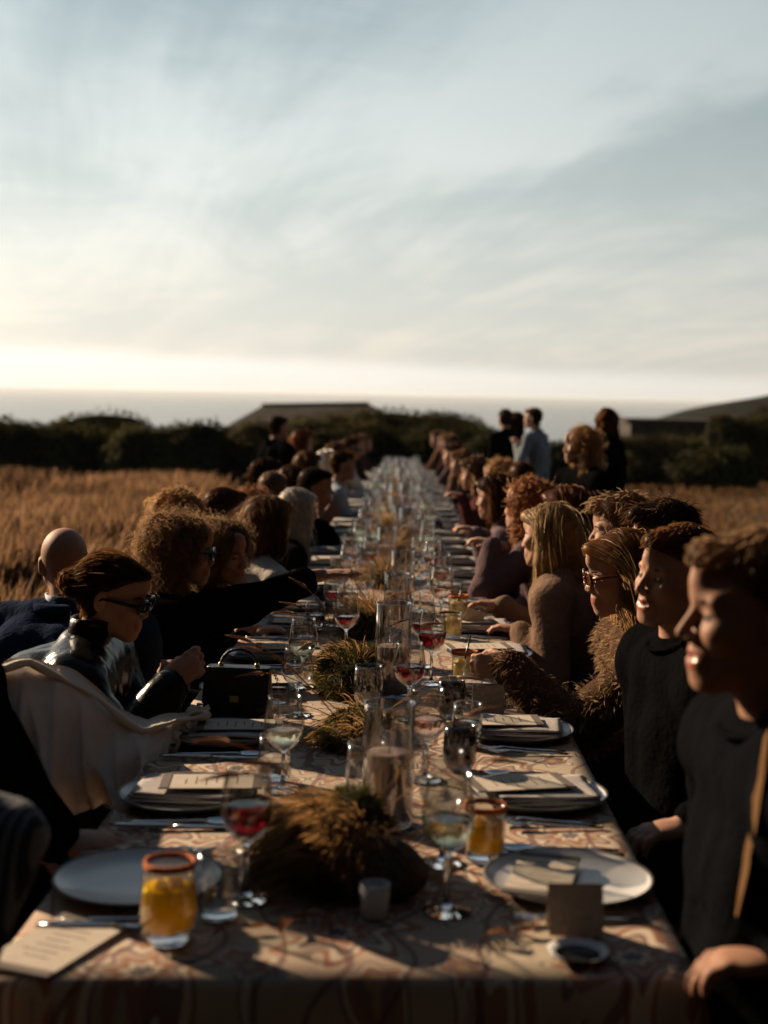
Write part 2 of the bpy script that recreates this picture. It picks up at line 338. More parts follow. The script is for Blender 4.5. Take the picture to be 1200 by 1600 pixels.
def grass(name, label, X, Y, h, w, plume, m, seed):
    g = np.random.default_rng(seed); n = len(X); Z = ground(X, Y); H = h*g.uniform(.55, 1.2, n)*(1+.30*SN(seed+3, 8, (.4, 1.6))(np.stack([X, Y, 0*X], 1)))
    B = np.stack([X, Y, Z-.02], 1); th = g.uniform(0, 6.28, n); ln = g.uniform(.05, .4, n)*H
    L = np.stack([np.cos(th)*ln+.12*H, np.sin(th)*ln, 0*ln], 1); s = g.normal(size=(n, 3))*[1, 1, .1]; s /= np.linalg.norm(s, axis=1)[:, None]
    p1 = B+L*.3+np.stack([0*H, 0*H, H*.55], 1); p2 = B+L*.75+np.stack([0*H, 0*H, H*.85], 1); p3 = B+L+np.stack([0*H, 0*H, H], 1)
    w0 = w*g.uniform(.7, 1.4, (n, 1)); wp = plume*g.uniform(.3, 1.5, (n, 1))
    V = np.stack([B-s*w0, B+s*w0, p1-s*w0, p1+s*w0, p2-s*wp, p2+s*wp, p3], 1).reshape(-1, 3); a = np.arange(n)*7
    Q = np.concatenate([np.stack([a, a+1, a+3, a+2], 1), np.stack([a+2, a+3, a+5, a+4], 1)]); T = np.stack([a+4, a+5, a+6], 1)
    link(name, mesh_np(name, V, [Q, T], [m]), kind='stuff', label=label)
def scatter(n, y0, y1, fx0, fx1, seed, clump=None):
    g = np.random.default_rng(seed); Y = y0+(y1-y0)*g.random(n)**1.15; X = fx0(Y)+(fx1(Y)-fx0(Y))*g.random(n); X = X-np.sign(X)*np.abs(g.normal(size=n))*.28*(.3+.04*Y)*(g.random(n) < .35)
    if clump is not None:
        k = SN(seed, 8, (.9, 3.0))(np.stack([X, Y, 0*X], 1))*1.5 + g.normal(size=n)*.45; keep = k > clump; X, Y = X[keep], Y[keep]
    return X, Y
X, Y = scatter(105000, 5.0, 28.5, lambda y: -.40*y-.3, lambda y: np.minimum(-1.75-.01*y, -.13*y-.3), 31, .05)
grass('tall_grass', 'tall tan backlit grass filling the field on the left', X, Y, .54, .0028, .013, STRAW, 32)
X, Y = scatter(30000, 6.5, 46, lambda y: np.maximum(1.9, .12*y), lambda y: .38*y+.8, 33, -.5)
grass('short_grass', 'short dry brown grass covering the field on the right', X, Y, .24, .005, .012, STRAW2, 34)
X, Y = scatter(8000, .5, 26, lambda y: -2.2-0*y, lambda y: 2.6+0*y, 35)
grass('trodden_grass', 'short trodden dry grass around and under the long table', X, Y, .07, .005, .006, STRAW2, 36)

# pine row added out of view: it blocks sky light from behind the camera
def pine(x, y, h, label, seed):
    g = np.random.default_rng(seed); z0 = gz(x, y)-.1; e = bpy.data.objects.new('pine_tree', None); C.objects.link(e); e.location = (x, y, z0); e['label'] = label; e['category'] = 'tree'; e['group'] = 'dark pines added for shade behind the viewer'
    m = MB(); m.tube([(0, 0, 0), (.05, .02, h*.5), (0, 0, h*.95)], [.22, .14, .03], 8)
    for k in range(9):
        t = k*2.4; zz = h*(.15+.08*k); m.tube([(0, 0, zz), (1.6*math.cos(t)*(1.1-.08*k), 1.6*math.sin(t)*(1.1-.08*k), zz+.5)], [.06, .015], 5)
    link('trunk', m.mesh('trunk', [BARK]), e)
    n = 2300; t = g.random(n)**.75; th = g.uniform(0, 6.28, n); rr = (2.9*(1-t)**.7+.3)*np.sqrt(g.random(n))*(1+.25*np.sin(th*5+t*20)); P = np.stack([rr*np.cos(th), rr*np.sin(th), h*(.08+.94*t)], 1); Nn = g.normal(size=(n, 3)); Nn /= np.linalg.norm(Nn, axis=1)[:, None]
    V, Q = leaves(P, Nn, .58, g); link('crown', mesh_np('crown', V, Q, [SHRUB]), e)
for i in range(15):
    a = R(-100+i*16.5)+math.pi*1.5; rr = 7.6+1.6*(i % 2); pine(rr*math.cos(a), rr*math.sin(a)+1.0, 11+2.5*((i*7) % 3), 'dark pine %s from the left in the row added for shade behind the viewer' % ('first second third fourth fifth sixth seventh eighth ninth tenth eleventh twelfth thirteenth fourteenth fifteenth'.split()[i]), 300+i)

# sea haze: one closed box of thin even air round the camera and everything in view
def haze():
    m = MB(); m.box((0, 6000, -13.5), (9000, 7000, 29.5)); M = bpy.data.materials.new('sea_haze'); M.use_nodes = True; nt = M.node_tree; nt.nodes.clear()
    o = nt.nodes.new('ShaderNodeOutputMaterial'); v = nt.nodes.new('ShaderNodeVolumePrincipled'); v.inputs['Color'].default_value = (.84, .88, .92, 1); v.inputs['Density'].default_value = HAZE; v.inputs['Anisotropy'].default_value = .3; nt.links.new(v.outputs[0], o.inputs['Volume'])
    link('haze', m.mesh('haze', [M], False), kind='stuff', label='thin pale sea haze over the water')
HAZE = 0.00005
haze()
# ---------------------------------------------------------------- the long table and its cloth
TX0, TX1, TY0, TY1 = -.554, .410, 1.92, 20.2
WOOD = mat('oak_wood', (.16, .09, .045), .55, var=.35, vscale=8, stretch=(8, 1, 8))
def table():
    e = bpy.data.objects.new('dining_table', None); C.objects.link(e); cx = (TX0+TX1)/2
    e.location = (cx, TY0, gz(cx, TY0)); e['label'] = 'very long wooden dining table under the patterned cloth'; e['category'] = 'table'
    n = 8; L = (TY1-TY0)/n; b = np.array(e.location)
    for i in range(n):
        y0 = TY0+i*L+.01; y1 = y0+L-.02; m = MB()
        V = [(x, y, tz(x, y)-.0085+dz) for dz in (0, -.035) for (x, y) in ((TX0+.01, y0), (TX1-.01, y0), (TX1-.01, y1), (TX0+.01, y1))]
        m.add(np.array(V)-b, [(0, 1, 2, 3), (7, 6, 5, 4), (0, 4, 5, 1), (1, 5, 6, 2), (2, 6, 7, 3), (3, 7, 4, 0)]); link('tabletop', m.mesh('tabletop', [WOOD], False), e)
        for (x, y) in ((TX0+.10, y0+.14), (TX1-.10, y0+.14), (TX0+.10, y1-.14), (TX1-.10, y1-.14)):
            m = MB(); z1 = tz(x, y)-.044; z0 = gz(x, y)-.01; m.box((x-b[0], y-b[1], (z0+z1)/2-b[2]), (.03, .03, (z1-z0)/2)); link('leg', m.mesh('leg', [WOOD], False), e)
table()
def cloth_mat():
    M = bpy.data.materials.new('printed_tablecloth'); M.use_nodes = True; nt = M.node_tree; N = nt.nodes; b = N['Principled BSDF']; L = nt.links.new
    b.inputs['Roughness'].default_value = .85; b.inputs['Specular IOR Level'].default_value = .15
    tc = N.new('ShaderNodeTexCoord')
    def m(op, a, b_=0.0, c=None, clamp=False):
        n = N.new('ShaderNodeMath'); n.operation = op; n.use_clamp = clamp
        for k, v in enumerate((a, b_, c)):
            if v is None: continue
            if hasattr(v, 'is_output'): L(v, n.inputs[k])
            else: n.inputs[k].default_value = v
        return n.outputs[0]
    def mix(f, a, b_):
        n = N.new('ShaderNodeMix'); n.data_type = 'RGBA'
        for s, v in ((n.inputs[0], f), (n.inputs[6], a), (n.inputs[7], b_)):
            if hasattr(v, 'is_output'): L(v, s)
            else: s.default_value = v
        return n.outputs[2]
    wn = N.new('ShaderNodeTexNoise'); wn.inputs['Scale'].default_value = 7; wn.inputs['Detail'].default_value = 2; L(tc.outputs['Object'], wn.inputs['Vector'])
    sb = N.new('ShaderNodeVectorMath'); sb.operation = 'SUBTRACT'; L(wn.outputs['Color'], sb.inputs[0]); sb.inputs[1].default_value = (.5, .5, .5)
    sc_ = N.new('ShaderNodeVectorMath'); sc_.operation = 'SCALE'; L(sb.outputs[0], sc_.inputs[0]); sc_.inputs['Scale'].default_value = .045
    ad = N.new('ShaderNodeVectorMath'); L(tc.outputs['Object'], ad.inputs[0]); L(sc_.outputs[0], ad.inputs[1])
    def flower(scale, petals, off, twist):
        mp = N.new('ShaderNodeMapping'); mp.inputs['Location'].default_value = off; mp.inputs['Scale'].default_value = (scale, scale*.85, scale); L(ad.outputs[0], mp.inputs[0])
        vo = N.new('ShaderNodeTexVoronoi'); vo.voronoi_dimensions = '2D'; vo.inputs['Scale'].default_value = 1; vo.inputs['Randomness'].default_value = .85; L(mp.outputs[0], vo.inputs['Vector'])
        d = N.new('ShaderNodeVectorMath'); d.operation = 'SUBTRACT'; L(mp.outputs[0], d.inputs[0]); L(vo.outputs['Position'], d.inputs[1])
        sp = N.new('ShaderNodeSeparateXYZ'); L(d.outputs[0], sp.inputs[0])
        th = m('ARCTAN2', sp.outputs[1], sp.outputs[0]); r = vo.outputs['Distance']
        pet = m('SINE', m('ADD', m('MULTIPLY', th, petals), m('MULTIPLY', r, twist)))
        return m('MULTIPLY', r, m('ADD', 1.0, m('MULTIPLY', pet, .22))), vo.outputs['Color'], pet
    r1, c1, p1 = flower(3.6, 7, (.3, .2, 0), 9); r2, c2, p2 = flower(8.5, 5, (1.7, 3.1, 0), 4)
    def ramp(f, stops, const=False):
        n = N.new('ShaderNodeValToRGB'); L(f, n.inputs[0]); cr_ = n.color_ramp; cr_.interpolation = 'CONSTANT' if const else 'LINEAR'
        while len(cr_.elements) < len(stops): cr_.elements.new(.5)
        for e, (p, c) in zip(cr_.elements, stops): e.position = p; e.color = (*c, 1)
        return n.outputs[0]
    base_n = N.new('ShaderNodeTexNoise'); base_n.inputs['Scale'].default_value = 3.5; base_n.inputs['Detail'].default_value = 3; L(tc.outputs['Object'], base_n.inputs['Vector'])
    beige = (.41, .335, .245); pink = (.33, .235, .18); rust = (.24, .075, .035); navy = (.035, .035, .055); cream = (.54, .455, .345); plum = (.13, .06, .06); gold = (.40, .22, .08)
    base = ramp(base_n.outputs[0], [(.38, beige), (.62, pink)])
    f1 = ramp(r1, [(0, navy), (.05, cream), (.085, rust), (.14, pink), (.19, plum), (.22, cream), (.28, rust), (.33, beige)], True)
    use1 = m('LESS_THAN', r1, .36); col = mix(m('MULTIPLY', use1, .72), base, f1)
    f2 = ramp(r2, [(0, gold), (.08, plum), (.16, rust), (.24, cream), (.30, navy)], True)
    use2 = m('MULTIPLY', m('LESS_THAN', r2, .34), m('GREATER_THAN', r1, .38)); col = mix(m('MULTIPLY', use2, .62), col, f2)
    wv = N.new('ShaderNodeTexWave'); wv.wave_type = 'BANDS'; wv.inputs['Scale'].default_value = 2.6; wv.inputs['Distortion'].default_value = 14; wv.inputs['Detail'].default_value = 2; wv.inputs['Detail Scale'].default_value = .8; L(tc.outputs['Object'], wv.inputs['Vector'])
    vine = m('GREATER_THAN', wv.outputs['Fac'], .975); col = mix(m('MULTIPLY', vine, .7), col, (*plum, 1))
    L(col, b.inputs['Base Color'])
    wb = N.new('ShaderNodeTexNoise'); wb.inputs['Scale'].default_value = 900; L(tc.outputs['Object'], wb.inputs['Vector']); bp = N.new('ShaderNodeBump'); bp.inputs['Strength'].default_value = .25; bp.inputs['Distance'].default_value = .001; L(wb.outputs[0], bp.inputs['Height']); L(bp.outputs[0], b.inputs['Normal'])
    return M
def tablecloth():
    nx, ny = 26, 240; drop = .30
    xs = np.linspace(TX0, TX1, nx); ys = np.linspace(TY0, TY1, ny); nz = SN(3, 10, (4, 20)); V = []; Q = []
    X, Y = np.meshgrid(xs, ys, indexing='ij'); P = np.stack([X, Y, 0*X], -1).reshape(-1, 3)
    Z = (-S_*X*0)+tz(X, Y)-.004+.0012*nz(P).reshape(X.shape); V = np.stack([X, Y, Z], -1).reshape(-1, 3)
    i, j = np.meshgrid(np.arange(nx-1), np.arange(ny-1), indexing='ij'); a = (i*ny+j).ravel(); Q = [np.stack([a, a+ny, a+ny+1, a+1], 1)]
    # hanging skirt around the rim
    rim = [i*ny for i in range(nx)]+[(nx-1)*ny+j for j in range(1, ny)]+[i*ny+ny-1 for i in range(nx-2, -1, -1)]+[j for j in range(ny-2, 0, -1)]
    rim = np.array(rim); k = len(rim); A = V[rim]; c = np.array([(TX0+TX1)/2, 0])
    out = np.zeros((k, 3)); out[A[:, 0] <= TX0+1e-6, 0] = -1; out[A[:, 0] >= TX1-1e-6, 0] = 1; out[A[:, 1] <= TY0+1e-6, 1] = -1; out[A[:, 1] >= TY1-1e-6, 1] = 1
    prev = rim; VV = [V]; n0 = len(V); wav = np.sin(np.arange(k)*.55)*.5+np.sin(np.arange(k)*.23+1)*.5
    for lv, (o, d) in enumerate(((.006, .012), (.012, .05), (.016, .12), (.020, .21), (.022, drop))):
        B = A+out*(o+.010*wav[:, None]*d/drop*1.6); B[:, 2] = A[:, 2]-d; VV.append(B); cur = n0+lv*k+np.arange(k)
        Q.append(np.stack([prev, cur, np.roll(cur, -1), np.roll(prev, -1)], 1)); prev = cur
    link('tablecloth', mesh_np('tablecloth', np.concatenate(VV), Q, [cloth_mat()]), label='long floral and paisley printed tablecloth in beige, rust and navy', cat='tablecloth')
tablecloth()
# ---------------------------------------------------------------- tableware
GL = mat_glass('thin_glass'); GLS = mat('solid_glass', (1, 1, 1), .0, trans=1.0, ior=1.45); GLD = mat_glass('smoke_glass', (.42, .42, .44), .06)
def liq(name, col): return mat(name, col, .0, trans=1.0, ior=1.34)
RED = liq('red_wine', (.30, .008, .012)); WHITE = liq('white_wine', (.95, .90, .62)); ROSE = liq('rose_wine', (.95, .50, .36)); WATER = liq('water', (.97, .98, .98))
ORANGE = mat_thin('orange_cocktail', (.92, .52, .012), (1.0, .68, .03), .55, .05, .1, .12, 60); LEMON = mat_thin('cloudy_lemonade', (.70, .58, .30), (.85, .72, .38), .55, .05, .1, .1, 60)
STEEL = mat('polished_steel', (.62, .61, .60), .16, metal=1.0); CER = mat('stoneware_glaze', (.52, .505, .49), .3, var=.06, vscale=6, coat=.2); CER_RIM = mat('raw_stoneware_rim', (.10, .09, .085), .6)
LIN = mat('grey_linen', (.42, .39, .37), .95, var=.12, vscale=90, bump=.5, bscale=400, stretch=(1, 6, 1)); PAPER = mat('menu_paper', (.46, .40, .33), .9, var=.06, vscale=40); DPAPER = mat('dark_menu_band', (.12, .10, .09), .9)
WAX = mat('mauve_wax', (.56, .42, .39), .5, sss=.25, var=.05); WICK = mat('wick', (.03, .02, .015), .9); SALT = mat('chilli_salt_rim', (.62, .16, .035), .8, bump=1, bscale=300, var=.4, vscale=200)
CARD = mat('handmade_paper', (.44, .39, .33), .95, bump=.9, bscale=90, var=.15, vscale=60); INK = mat('brown_ink', (.10, .06, .04), .9); BLACK = mat('black_plastic', (.01, .01, .01), .3)
def nfix(prof): return [(max(r, .0001), z) for r, z in prof]
def me_wine(h=.21, name='wine_glass'):
    k = h/.21; o = [(0, 0), (.036, 0), (.0362, .002), (.012, .006), (.0048, .014), (.0040, .045), (.0042, .082), (.008, .089)]
    b = [(.022, .098), (.034, .112), (.0405, .130), (.0415, .148), (.0385, .175), (.0335, .205), (.0330, .210), (.0322, .210), (.0373, .175), (.0402, .148), (.0392, .131), (.033, .1145), (.021, .1015), (0, .0945)]
    m = MB(); p = nfix(o+b); m.lathe([(r, z*k) for r, z in p], 36, ms=[1]*(len(o)-1)+[0]*len(b)); return m.mesh(name, [GL, GLS])
def me_wine_liq(level, m_, h=.21, name='wine'):
    k = h/.21; inner = [(0, .0955), (.0205, .1025), (.0325, .1155), (.0386, .1315), (.0396, .148), (.0367, .175)]
    pr = [q for q in inner if q[1] < level]; r = np.interp(level, [q[1] for q in inner], [q[0] for q in inner]); pr += [(r, level), (r*.5, level), (0, level)]
    m = MB(); m.lathe([(a, z*k) for a, z in nfix(pr)], 36); return m.mesh(name, [m_])
def me_tumbler(r0, r1, r2, h, th=.0018, base=.008, name='tumbler', gm=None, sm=None):
    o = [(0, 0), (r0*.9, 0), (r0, .003), (r1*.97, h*.18), (r1, h*.42), ((r1+r2)/2*1.01, h*.75), (r2, h), (r2-th, h)]
    i = [((r1+r2)/2*1.01-th, h*.75), (r1-th, h*.42), (r1*.97-th, h*.2), (r0*.9-th, base+.002), (r0*.5, base), (0, base)]
    m = MB(); p = nfix(o+i); m.lathe(p, 36, ms=[1, 1, 0, 0, 0, 0, 0, 0, 0, 0, 0, 1, 1]); return m.mesh(name, [gm or GL, sm or GLS])
def me_tumbler_liq(r0, r1, r2, h, f, m_, base=.009, name='water', inset=.0026):
    zz = np.array([base+.002, h*.2, h*.42, h*.75, h]); rr = np.array([r0*.9, r1*.97, r1, (r1+r2)/2*1.01, r2])-inset; lv = h*f
    pr = [(0, base)]+[(r, z) for r, z in zip(rr, zz) if z < lv]; r = np.interp(lv, zz, rr); pr += [(r, lv), (r*.5, lv), (0, lv)]
    m = MB(); m.lathe(nfix(pr), 36); return m.mesh(name, [m_])
def me_plate(r=.137):
    m = MB(); m.lathe(nfix([(0, .002), (r*.55, 0), (r*.62, .002), (r*.93, .012), (r, .018), (r*.992, .0205), (r*.96, .0185), (r*.90, .0125), (r*.6, .0075), (0, .007)]), 56, ms=[1, 1, 1, 1, 1, 1, 0, 0, 0]); return m.mesh('plate', [CER, CER_RIM])
def bar(m, P, w, t):
    """flat bar along points P (x, z) with half widths w"""
    V = []; k = len(P)
    for (x, z), a in zip(P, w): V += [(x, -a, z), (x, a, z), (x, a, z+t), (x, -a, z+t)]
    Q = [(i*4+j, i*4+(j+1) % 4, i*4+4+(j+1) % 4, i*4+4+j) for i in range(k-1) for j in range(4)]+[(3, 2, 1, 0), (k*4-4, k*4-3, k*4-2, k*4-1)]
    m.add(V, Q)
def me_fork():
    m = MB(); bar(m, [(-.10, .001), (-.06, .002), (0, .004), (.04, .007), (.055, .005)], [.005, .006, .0035, .004, .011], .0025)
    for y in (-.009, -.003, .003, .009):
        V = []; 
        m.tube([(.053, y, .006), (.075, y, .004), (.098, y*.95, .009)], [.0022, .002, .001], 5)
    return m.mesh('fork', [STEEL])
def me_knife():
    m = MB(); bar(m, [(-.115, .001), (-.08, .002), (-.01, .002), (0, .003)], [.006, .0075, .006, .0055], .005); bar(m, [(0, .004), (.03, .003), (.09, .003), (.112, .003), (.12, .003)], [.006, .009, .0095, .006, .001], .0018); return m.mesh('knife', [STEEL])
def me_spoon():
    m = MB(); bar(m, [(-.10, .001), (-.06, .002), (0, .004), (.04, .006), (.052, .005)], [.005, .006, .0035, .004, .007], .0025)
    n = 9; V = []; g = [(u, v) for u in np.linspace(-1, 1, n) for v in np.linspace(-1, 1, n)]
    for u, v in g:
        a = u*math.sqrt(1-v*v/2); b = v*math.sqrt(1-u*u/2); d = 1-(a*a+b*b); V.append((.075+a*.030, b*.019, .0075-.0065*d))
    m.add(V, [(i*n+j, (i+1)*n+j, (i+1)*n+j+1, i*n+j+1) for i in range(n-1) for j in range(n-1)]); return m.mesh('spoon', [STEEL])
def me_napkin(seed, w=.085, l=.105, layers=3):
    m = MB(); nz = SN(seed, 8, (10, 38)); n = 14
    for k in range(layers):
        sx = 1-.03*k; u, v = np.meshgrid(np.linspace(-l, l, n)*sx+.004*k, np.linspace(-w, w, n)*(1-.05*k), indexing='ij'); P = np.stack([u, v, 0*u+k*.3], -1).reshape(-1, 3)
        zz = .0045*k+.003+(.0035+.002*k)*nz(P)*np.clip(.25+1.1*np.abs(u.ravel()/l), 0, 1); top = np.stack([u.ravel(), v.ravel(), np.maximum(zz, .001+.0045*k)+.0032], 1); bot = top-[0, 0, .0030]
        m.add(np.concatenate([top, bot]))
        a = m.n-2*n*n; i, j = np.meshgrid(np.arange(n-1), np.arange(n-1), indexing='ij'); q = (i*n+j).ravel()
        Qs = [np.stack([q, q+n, q+n+1, q+1], 1), np.stack([q, q+1, q+n+1, q+n], 1)+n*n]
        b = list(range(n))+[i_*n+n-1 for i_ in range(1, n)]+[(n-1)*n+j_ for j_ in range(n-2, -1, -1)]+[i_*n for i_ in range(n-2, 0, -1)]; b = np.array(b); c = np.roll(b, -1); Qs.append(np.stack([b, c, c+n*n, b+n*n], 1))
        for q_ in Qs: m.Q.append(q_+a); m.qm += [0]*len(q_)
    return m.mesh('napkin', [LIN])
def me_menu(w=.05, l=.10, lines=True):
    m = MB(); m.box((0, 0, .0015), (l, w, .0012)); m.box((-l+.010, 0, .0031), (.009, w+.001, .0008), m=1); m.box((l-.010, 0, .0031), (.009, w+.001, .0008), m=1)
    if lines:
        for i in range(6): m.box((-.05+.02*i, (.004 if i % 2 else -.003), .00285), (.0012, w*(.5 if i % 3 else .35), .0001), m=2)
    return m.mesh('menu_card', [PAPER, DPAPER, INK], False)
def me_tent(w=.04, h=.07):
    m = MB(); nz = SN(5, 8, (60, 160)); n = 9
    for s in (-1, 1):
        u, v = np.meshgrid(np.linspace(-w, w, n), np.linspace(0, 1, n), indexing='ij'); P = np.stack([u, v*.1, 0*u+s], -1).reshape(-1, 3)
        x = u.ravel()+.0012*nz(P+3)*(np.abs(u.ravel()) > w*.99); top = np.stack([x, s*(.018*(1-v.ravel())+.0006)+.0006*nz(P), v.ravel()*h+.001], 1)
        i, j = np.meshgrid(np.arange(n-1), np.arange(n-1), indexing='ij'); q = (i*n+j).ravel(); Q = np.stack([q, q+n, q+n+1, q+1], 1); Q2 = Q[:, ::-1]+n*n
        m.add(np.concatenate([top, top-[0, s*.0016, 0]]), np.concatenate([Q, Q2]))
    return m.mesh('place_card', [CARD])
def me_hurr(r=.048, h=.23): 
    m = MB(); m.lathe(nfix([(0, 0), (r*.96, 0), (r, .004), (r, h-.002), (r-.001, h), (r-.0022, h-.002), (r-.0022, .008), (0, .008)]), 40, ms=[1, 1, 0, 0, 0, 0, 1]); return m.mesh('hurricane_vase', [mat_glass('vase_glass', (.95, .95, .94), .25, .05), GLS])
def me_candle(r, h):
    m = MB(); m.lathe(nfix([(0, .0), (r, .0), (r, h*.6), (r, h-.003), (r*.94, h), (r*.4, h-.002), (0, h-.004)]), 32); return m.mesh('pillar_candle', [WAX])
def me_wick(h): 
    m = MB(); m.tube([(0, 0, h-.006), (.001, 0, h+.004), (.003, 0, h+.010)], .0011, 5); return m.mesh('wick', [WICK])
ORD = ['nearest', 'second', 'third', 'fourth', 'fifth', 'sixth', 'seventh', 'eighth', 'ninth', 'tenth', 'eleventh', 'twelfth', 'thirteenth', 'fourteenth', 'fifteenth', 'sixteenth', 'seventeenth', 'eighteenth', 'nineteenth', 'twentieth', 'twenty-first', 'twenty-second', 'twenty-third', 'twenty-fourth', 'twenty-fifth', 'twenty-sixth', 'twenty-seventh', 'twenty-eighth', 'twenty-ninth', 'thirtieth', 'thirty-first', 'thirty-second']
def put(name, me, x, y, label, cat, group=None, rot=0.0, dz=0.0, tilt=(0, 0)):
    return link(name, me, loc=(x, y, tz(x, y)+dz), rot=(tilt[0], tilt[1], rot), label=label, cat=cat, group=group)
M_W = {h: me_wine(h) for h in (.21, .19, .17)}
_lq = {}
def wine(x, y, h, what, level, label, group='wine glasses on the long table'):
    o = put('wine_glass', M_W[h], x, y, label, 'wine glass', group, rot=random.random()*6)
    if what:
        key = (h, what, level)
        if key not in _lq: _lq[key] = me_wine_liq(level, {'red': RED, 'white': WHITE, 'rose': ROSE, 'water': WATER}[what], h)
        link('wine' if what != 'water' else 'water', _lq[key], o)
    return o
TUM = (.028, .036, .033, .095); M_T = me_tumbler(*TUM); M_TD = me_tumbler(*TUM, gm=GLD, name='smoked_tumbler'); M_TL = me_tumbler_liq(*TUM, .55, WATER)
def tumbler(x, y, label, dark=False, water=True, s=1.0):
    o = put('tumbler', M_TD if dark else M_T, x, y, label, 'tumbler', 'water tumblers on the long table', rot=random.random()*6); o.scale = (s, s, s)
    if water: link('water', M_TL, o)
    return o
# the nearest glasses, one by one
wine(-.237, 2.23, .21, 'red', .148, 'wine glass half full of red wine, nearest the orange drink on the left', 'wine glasses on the long table')
wine(.077, 2.175, .21, 'white', .140, 'wine glass with a little white wine, nearest on the right of the rock')
wine(-.235, 2.88, .19, 'white', .135, 'wine glass with white wine left of the tall candle vase')
wine(.056, 2.96, .19, 'rose', .140, 'wine glass with rose wine just right of the nearest candle vase')
wine(.020, 3.56, .19, 'red', .145, 'wine glass of red wine behind the rose wine glass')
wine(.085, 4.02, .21, 'red', .145, 'wine glass of dark red wine in front of the reaching hand on the right')
wine(-.262, 3.60, .17, None, 0, 'empty wine glass beside the black handbag')
wine(-.276, 3.98, .19, 'white', .135, 'wine glass of white wine behind the black handbag')
wine(.060, 4.30, .21, 'red', .130, 'wine glass of red wine half hidden behind the darker red wine')
wine(.075, 2.41, .19, None, 0, 'empty wine glass just behind the nearest white wine on the right')
wine(-.175, 4.45, .21, 'red', .13, 'wine glass of red wine under the reaching hand')
tumbler(.155, 3.28, 'clear water tumbler behind the smoked tumbler on the right')
tumbler(-.268, 2.15, 'clear tumbler beside the nearest orange drink on the left', water=False)
tumbler(-.258, 2.95, 'clear tumbler with a slice of lime behind the red wine glass', water=True)
tumbler(.129, 3.05, 'smoked water tumbler beside the rose wine glass', dark=True)
tumbler(.128, 3.58, 'smoked water tumbler in front of the folded place card', dark=True)
tumbler(-.065, 2.82, 'plain glass cylinder left of the nearest candle vase', water=False, s=1.15)
tumbler(-.085, 3.72, 'empty clear glass in front of the second candle vase', water=False, s=1.1)
tumbler(.19, 3.78, 'small clear tumbler under the fur sleeve', water=True, s=.8)
def cocktail(x, y, dims, label, lm=ORANGE, f=.68, rim=True, straw=False):
    o = put('cocktail_glass', me_tumbler(*dims, th=.002, base=.012, name='cocktail_glass'), x, y, label, 'cocktail', 'cocktails on the long table')
    link('drink', me_tumbler_liq(*dims, f, lm, .0135, 'drink', .003), o); r0, r1, r2, h = dims
    if rim:
        m = MB(); t = np.linspace(0, 2*math.pi, 41); m.lathe([(r2+.0012, h-.008), (r2+.0020, h-.003), (r2+.001, h+.0018), (r2-.002, h+.002), (r2-.0035, h-.002)], 40); link('salt_rim', m.mesh('salt_rim', [SALT]), o)
    m = MB(); A = np.array([(0, 1, 0), (0, 0, 1), (1, 0, 0)], float)
    for k, (a, b) in enumerate(((.008, .006), (-.010, -.004))):
        q = Matrix.Rotation(.5+k, 3, 'Z') @ Matrix.Rotation(.4, 3, 'X'); m.box((a, b, h*f-.002), (.010, .010, .010), np.array(q))
    link('ice_cube', m.mesh('ice_cube', [mat_thin('ice', (.75, .55, .25), (.9, .7, .35), .5, .15, .15, .1, 30)], False), o)
    if straw:
        m = MB(); m.tube([(-.01, 0, .02), (.015, .008, h*1.45)], .0028, 8); link('straw', m.mesh('straw', [BLACK]), o)
cocktail(-.328, 2.05, (.030, .0425, .036, .115), 'rounded glass of bright orange cocktail with a red salt rim, nearest on the left')
cocktail(.149, 2.43, (.033, .0345, .0355, .092), 'short straight glass of orange cocktail beside the white wine on the right')
cocktail(.178, 4.00, (.034, .0355, .0365, .095), 'short cocktail with salt rim and black straw held by the woman in fur', LEMON, straw=True)
cocktail(.205, 5.25, (.034, .0355, .0365, .095), 'pale lemon cocktail with a black straw further along the right side', LEMON, straw=True)
cocktail(.168, 4.85, (.034, .0355, .0365, .088), 'cloudy pale lemonade in a short glass in front of the crumpled card', LEMON, rim=False)
# candle vases down the middle
_hv = {}
def hurricane(x, y, h, ch, label, r=.048):
    if (r, h) not in _hv: _hv[(r, h)] = me_hurr(r, h)
    o = put('hurricane_vase', _hv[(r, h)], x, y, label, 'candle vase', 'glass candle vases down the middle of the table')
    if ch:
        k = (r, ch, 'c')
        if k not in _hv: _hv[k] = (me_candle(r*.86, ch), me_wick(ch))
        c = link('pillar_candle', _hv[k][0], o, (0, 0, .0085)); link('wick', _hv[k][1], c)
hurricane(-.020, 2.64, .225, .125, 'tall glass candle vase with a mauve candle, nearest the camera')
hurricane(-.024, 3.86, .250, .125, 'tallest glass candle vase with a mauve candle, second along the table', .049)
hurricane(-.024, 5.35, .165, .09, 'short glass candle vase third along the table')
hurricane(-.002, 5.85, .20, .08, 'glass candle vase fourth along the table, just behind the short one')
ys = [7.1, 8.0, 9.0, 9.9, 10.9, 12.0, 13.1, 14.2, 15.4, 16.6, 17.8, 19.0]
for i, y in enumerate(ys):
    x = [-.085, .02, -.03, -.06, .01][i % 5]; hurricane(x, y, (.20, .24, .19)[i % 3], (.10, .13, .09)[i % 3], 'glass candle vase %s along the middle of the table' % ORD[4+i])
m = MB(); m.lathe(nfix([(0, 0), (.019, 0), (.0205, .003), (.0235, .05), (.0215, .05), (.019, .012), (0, .010)]), 28)
vo = put('votive_holder', m.mesh('votive_holder', [mat('frosted_glass', (.72, .75, .78), .45, trans=.35)]), -.033, 2.15, 'small frosted white votive in front of the dark rock', 'votive')
m = MB(); m.lathe(nfix([(0, .011), (.0185, .012), (.0195, .030), (.006, .031), (0, .030)]), 20); link('wax', m.mesh('wax', [mat('white_wax', (.7, .68, .64), .5)]), vo)
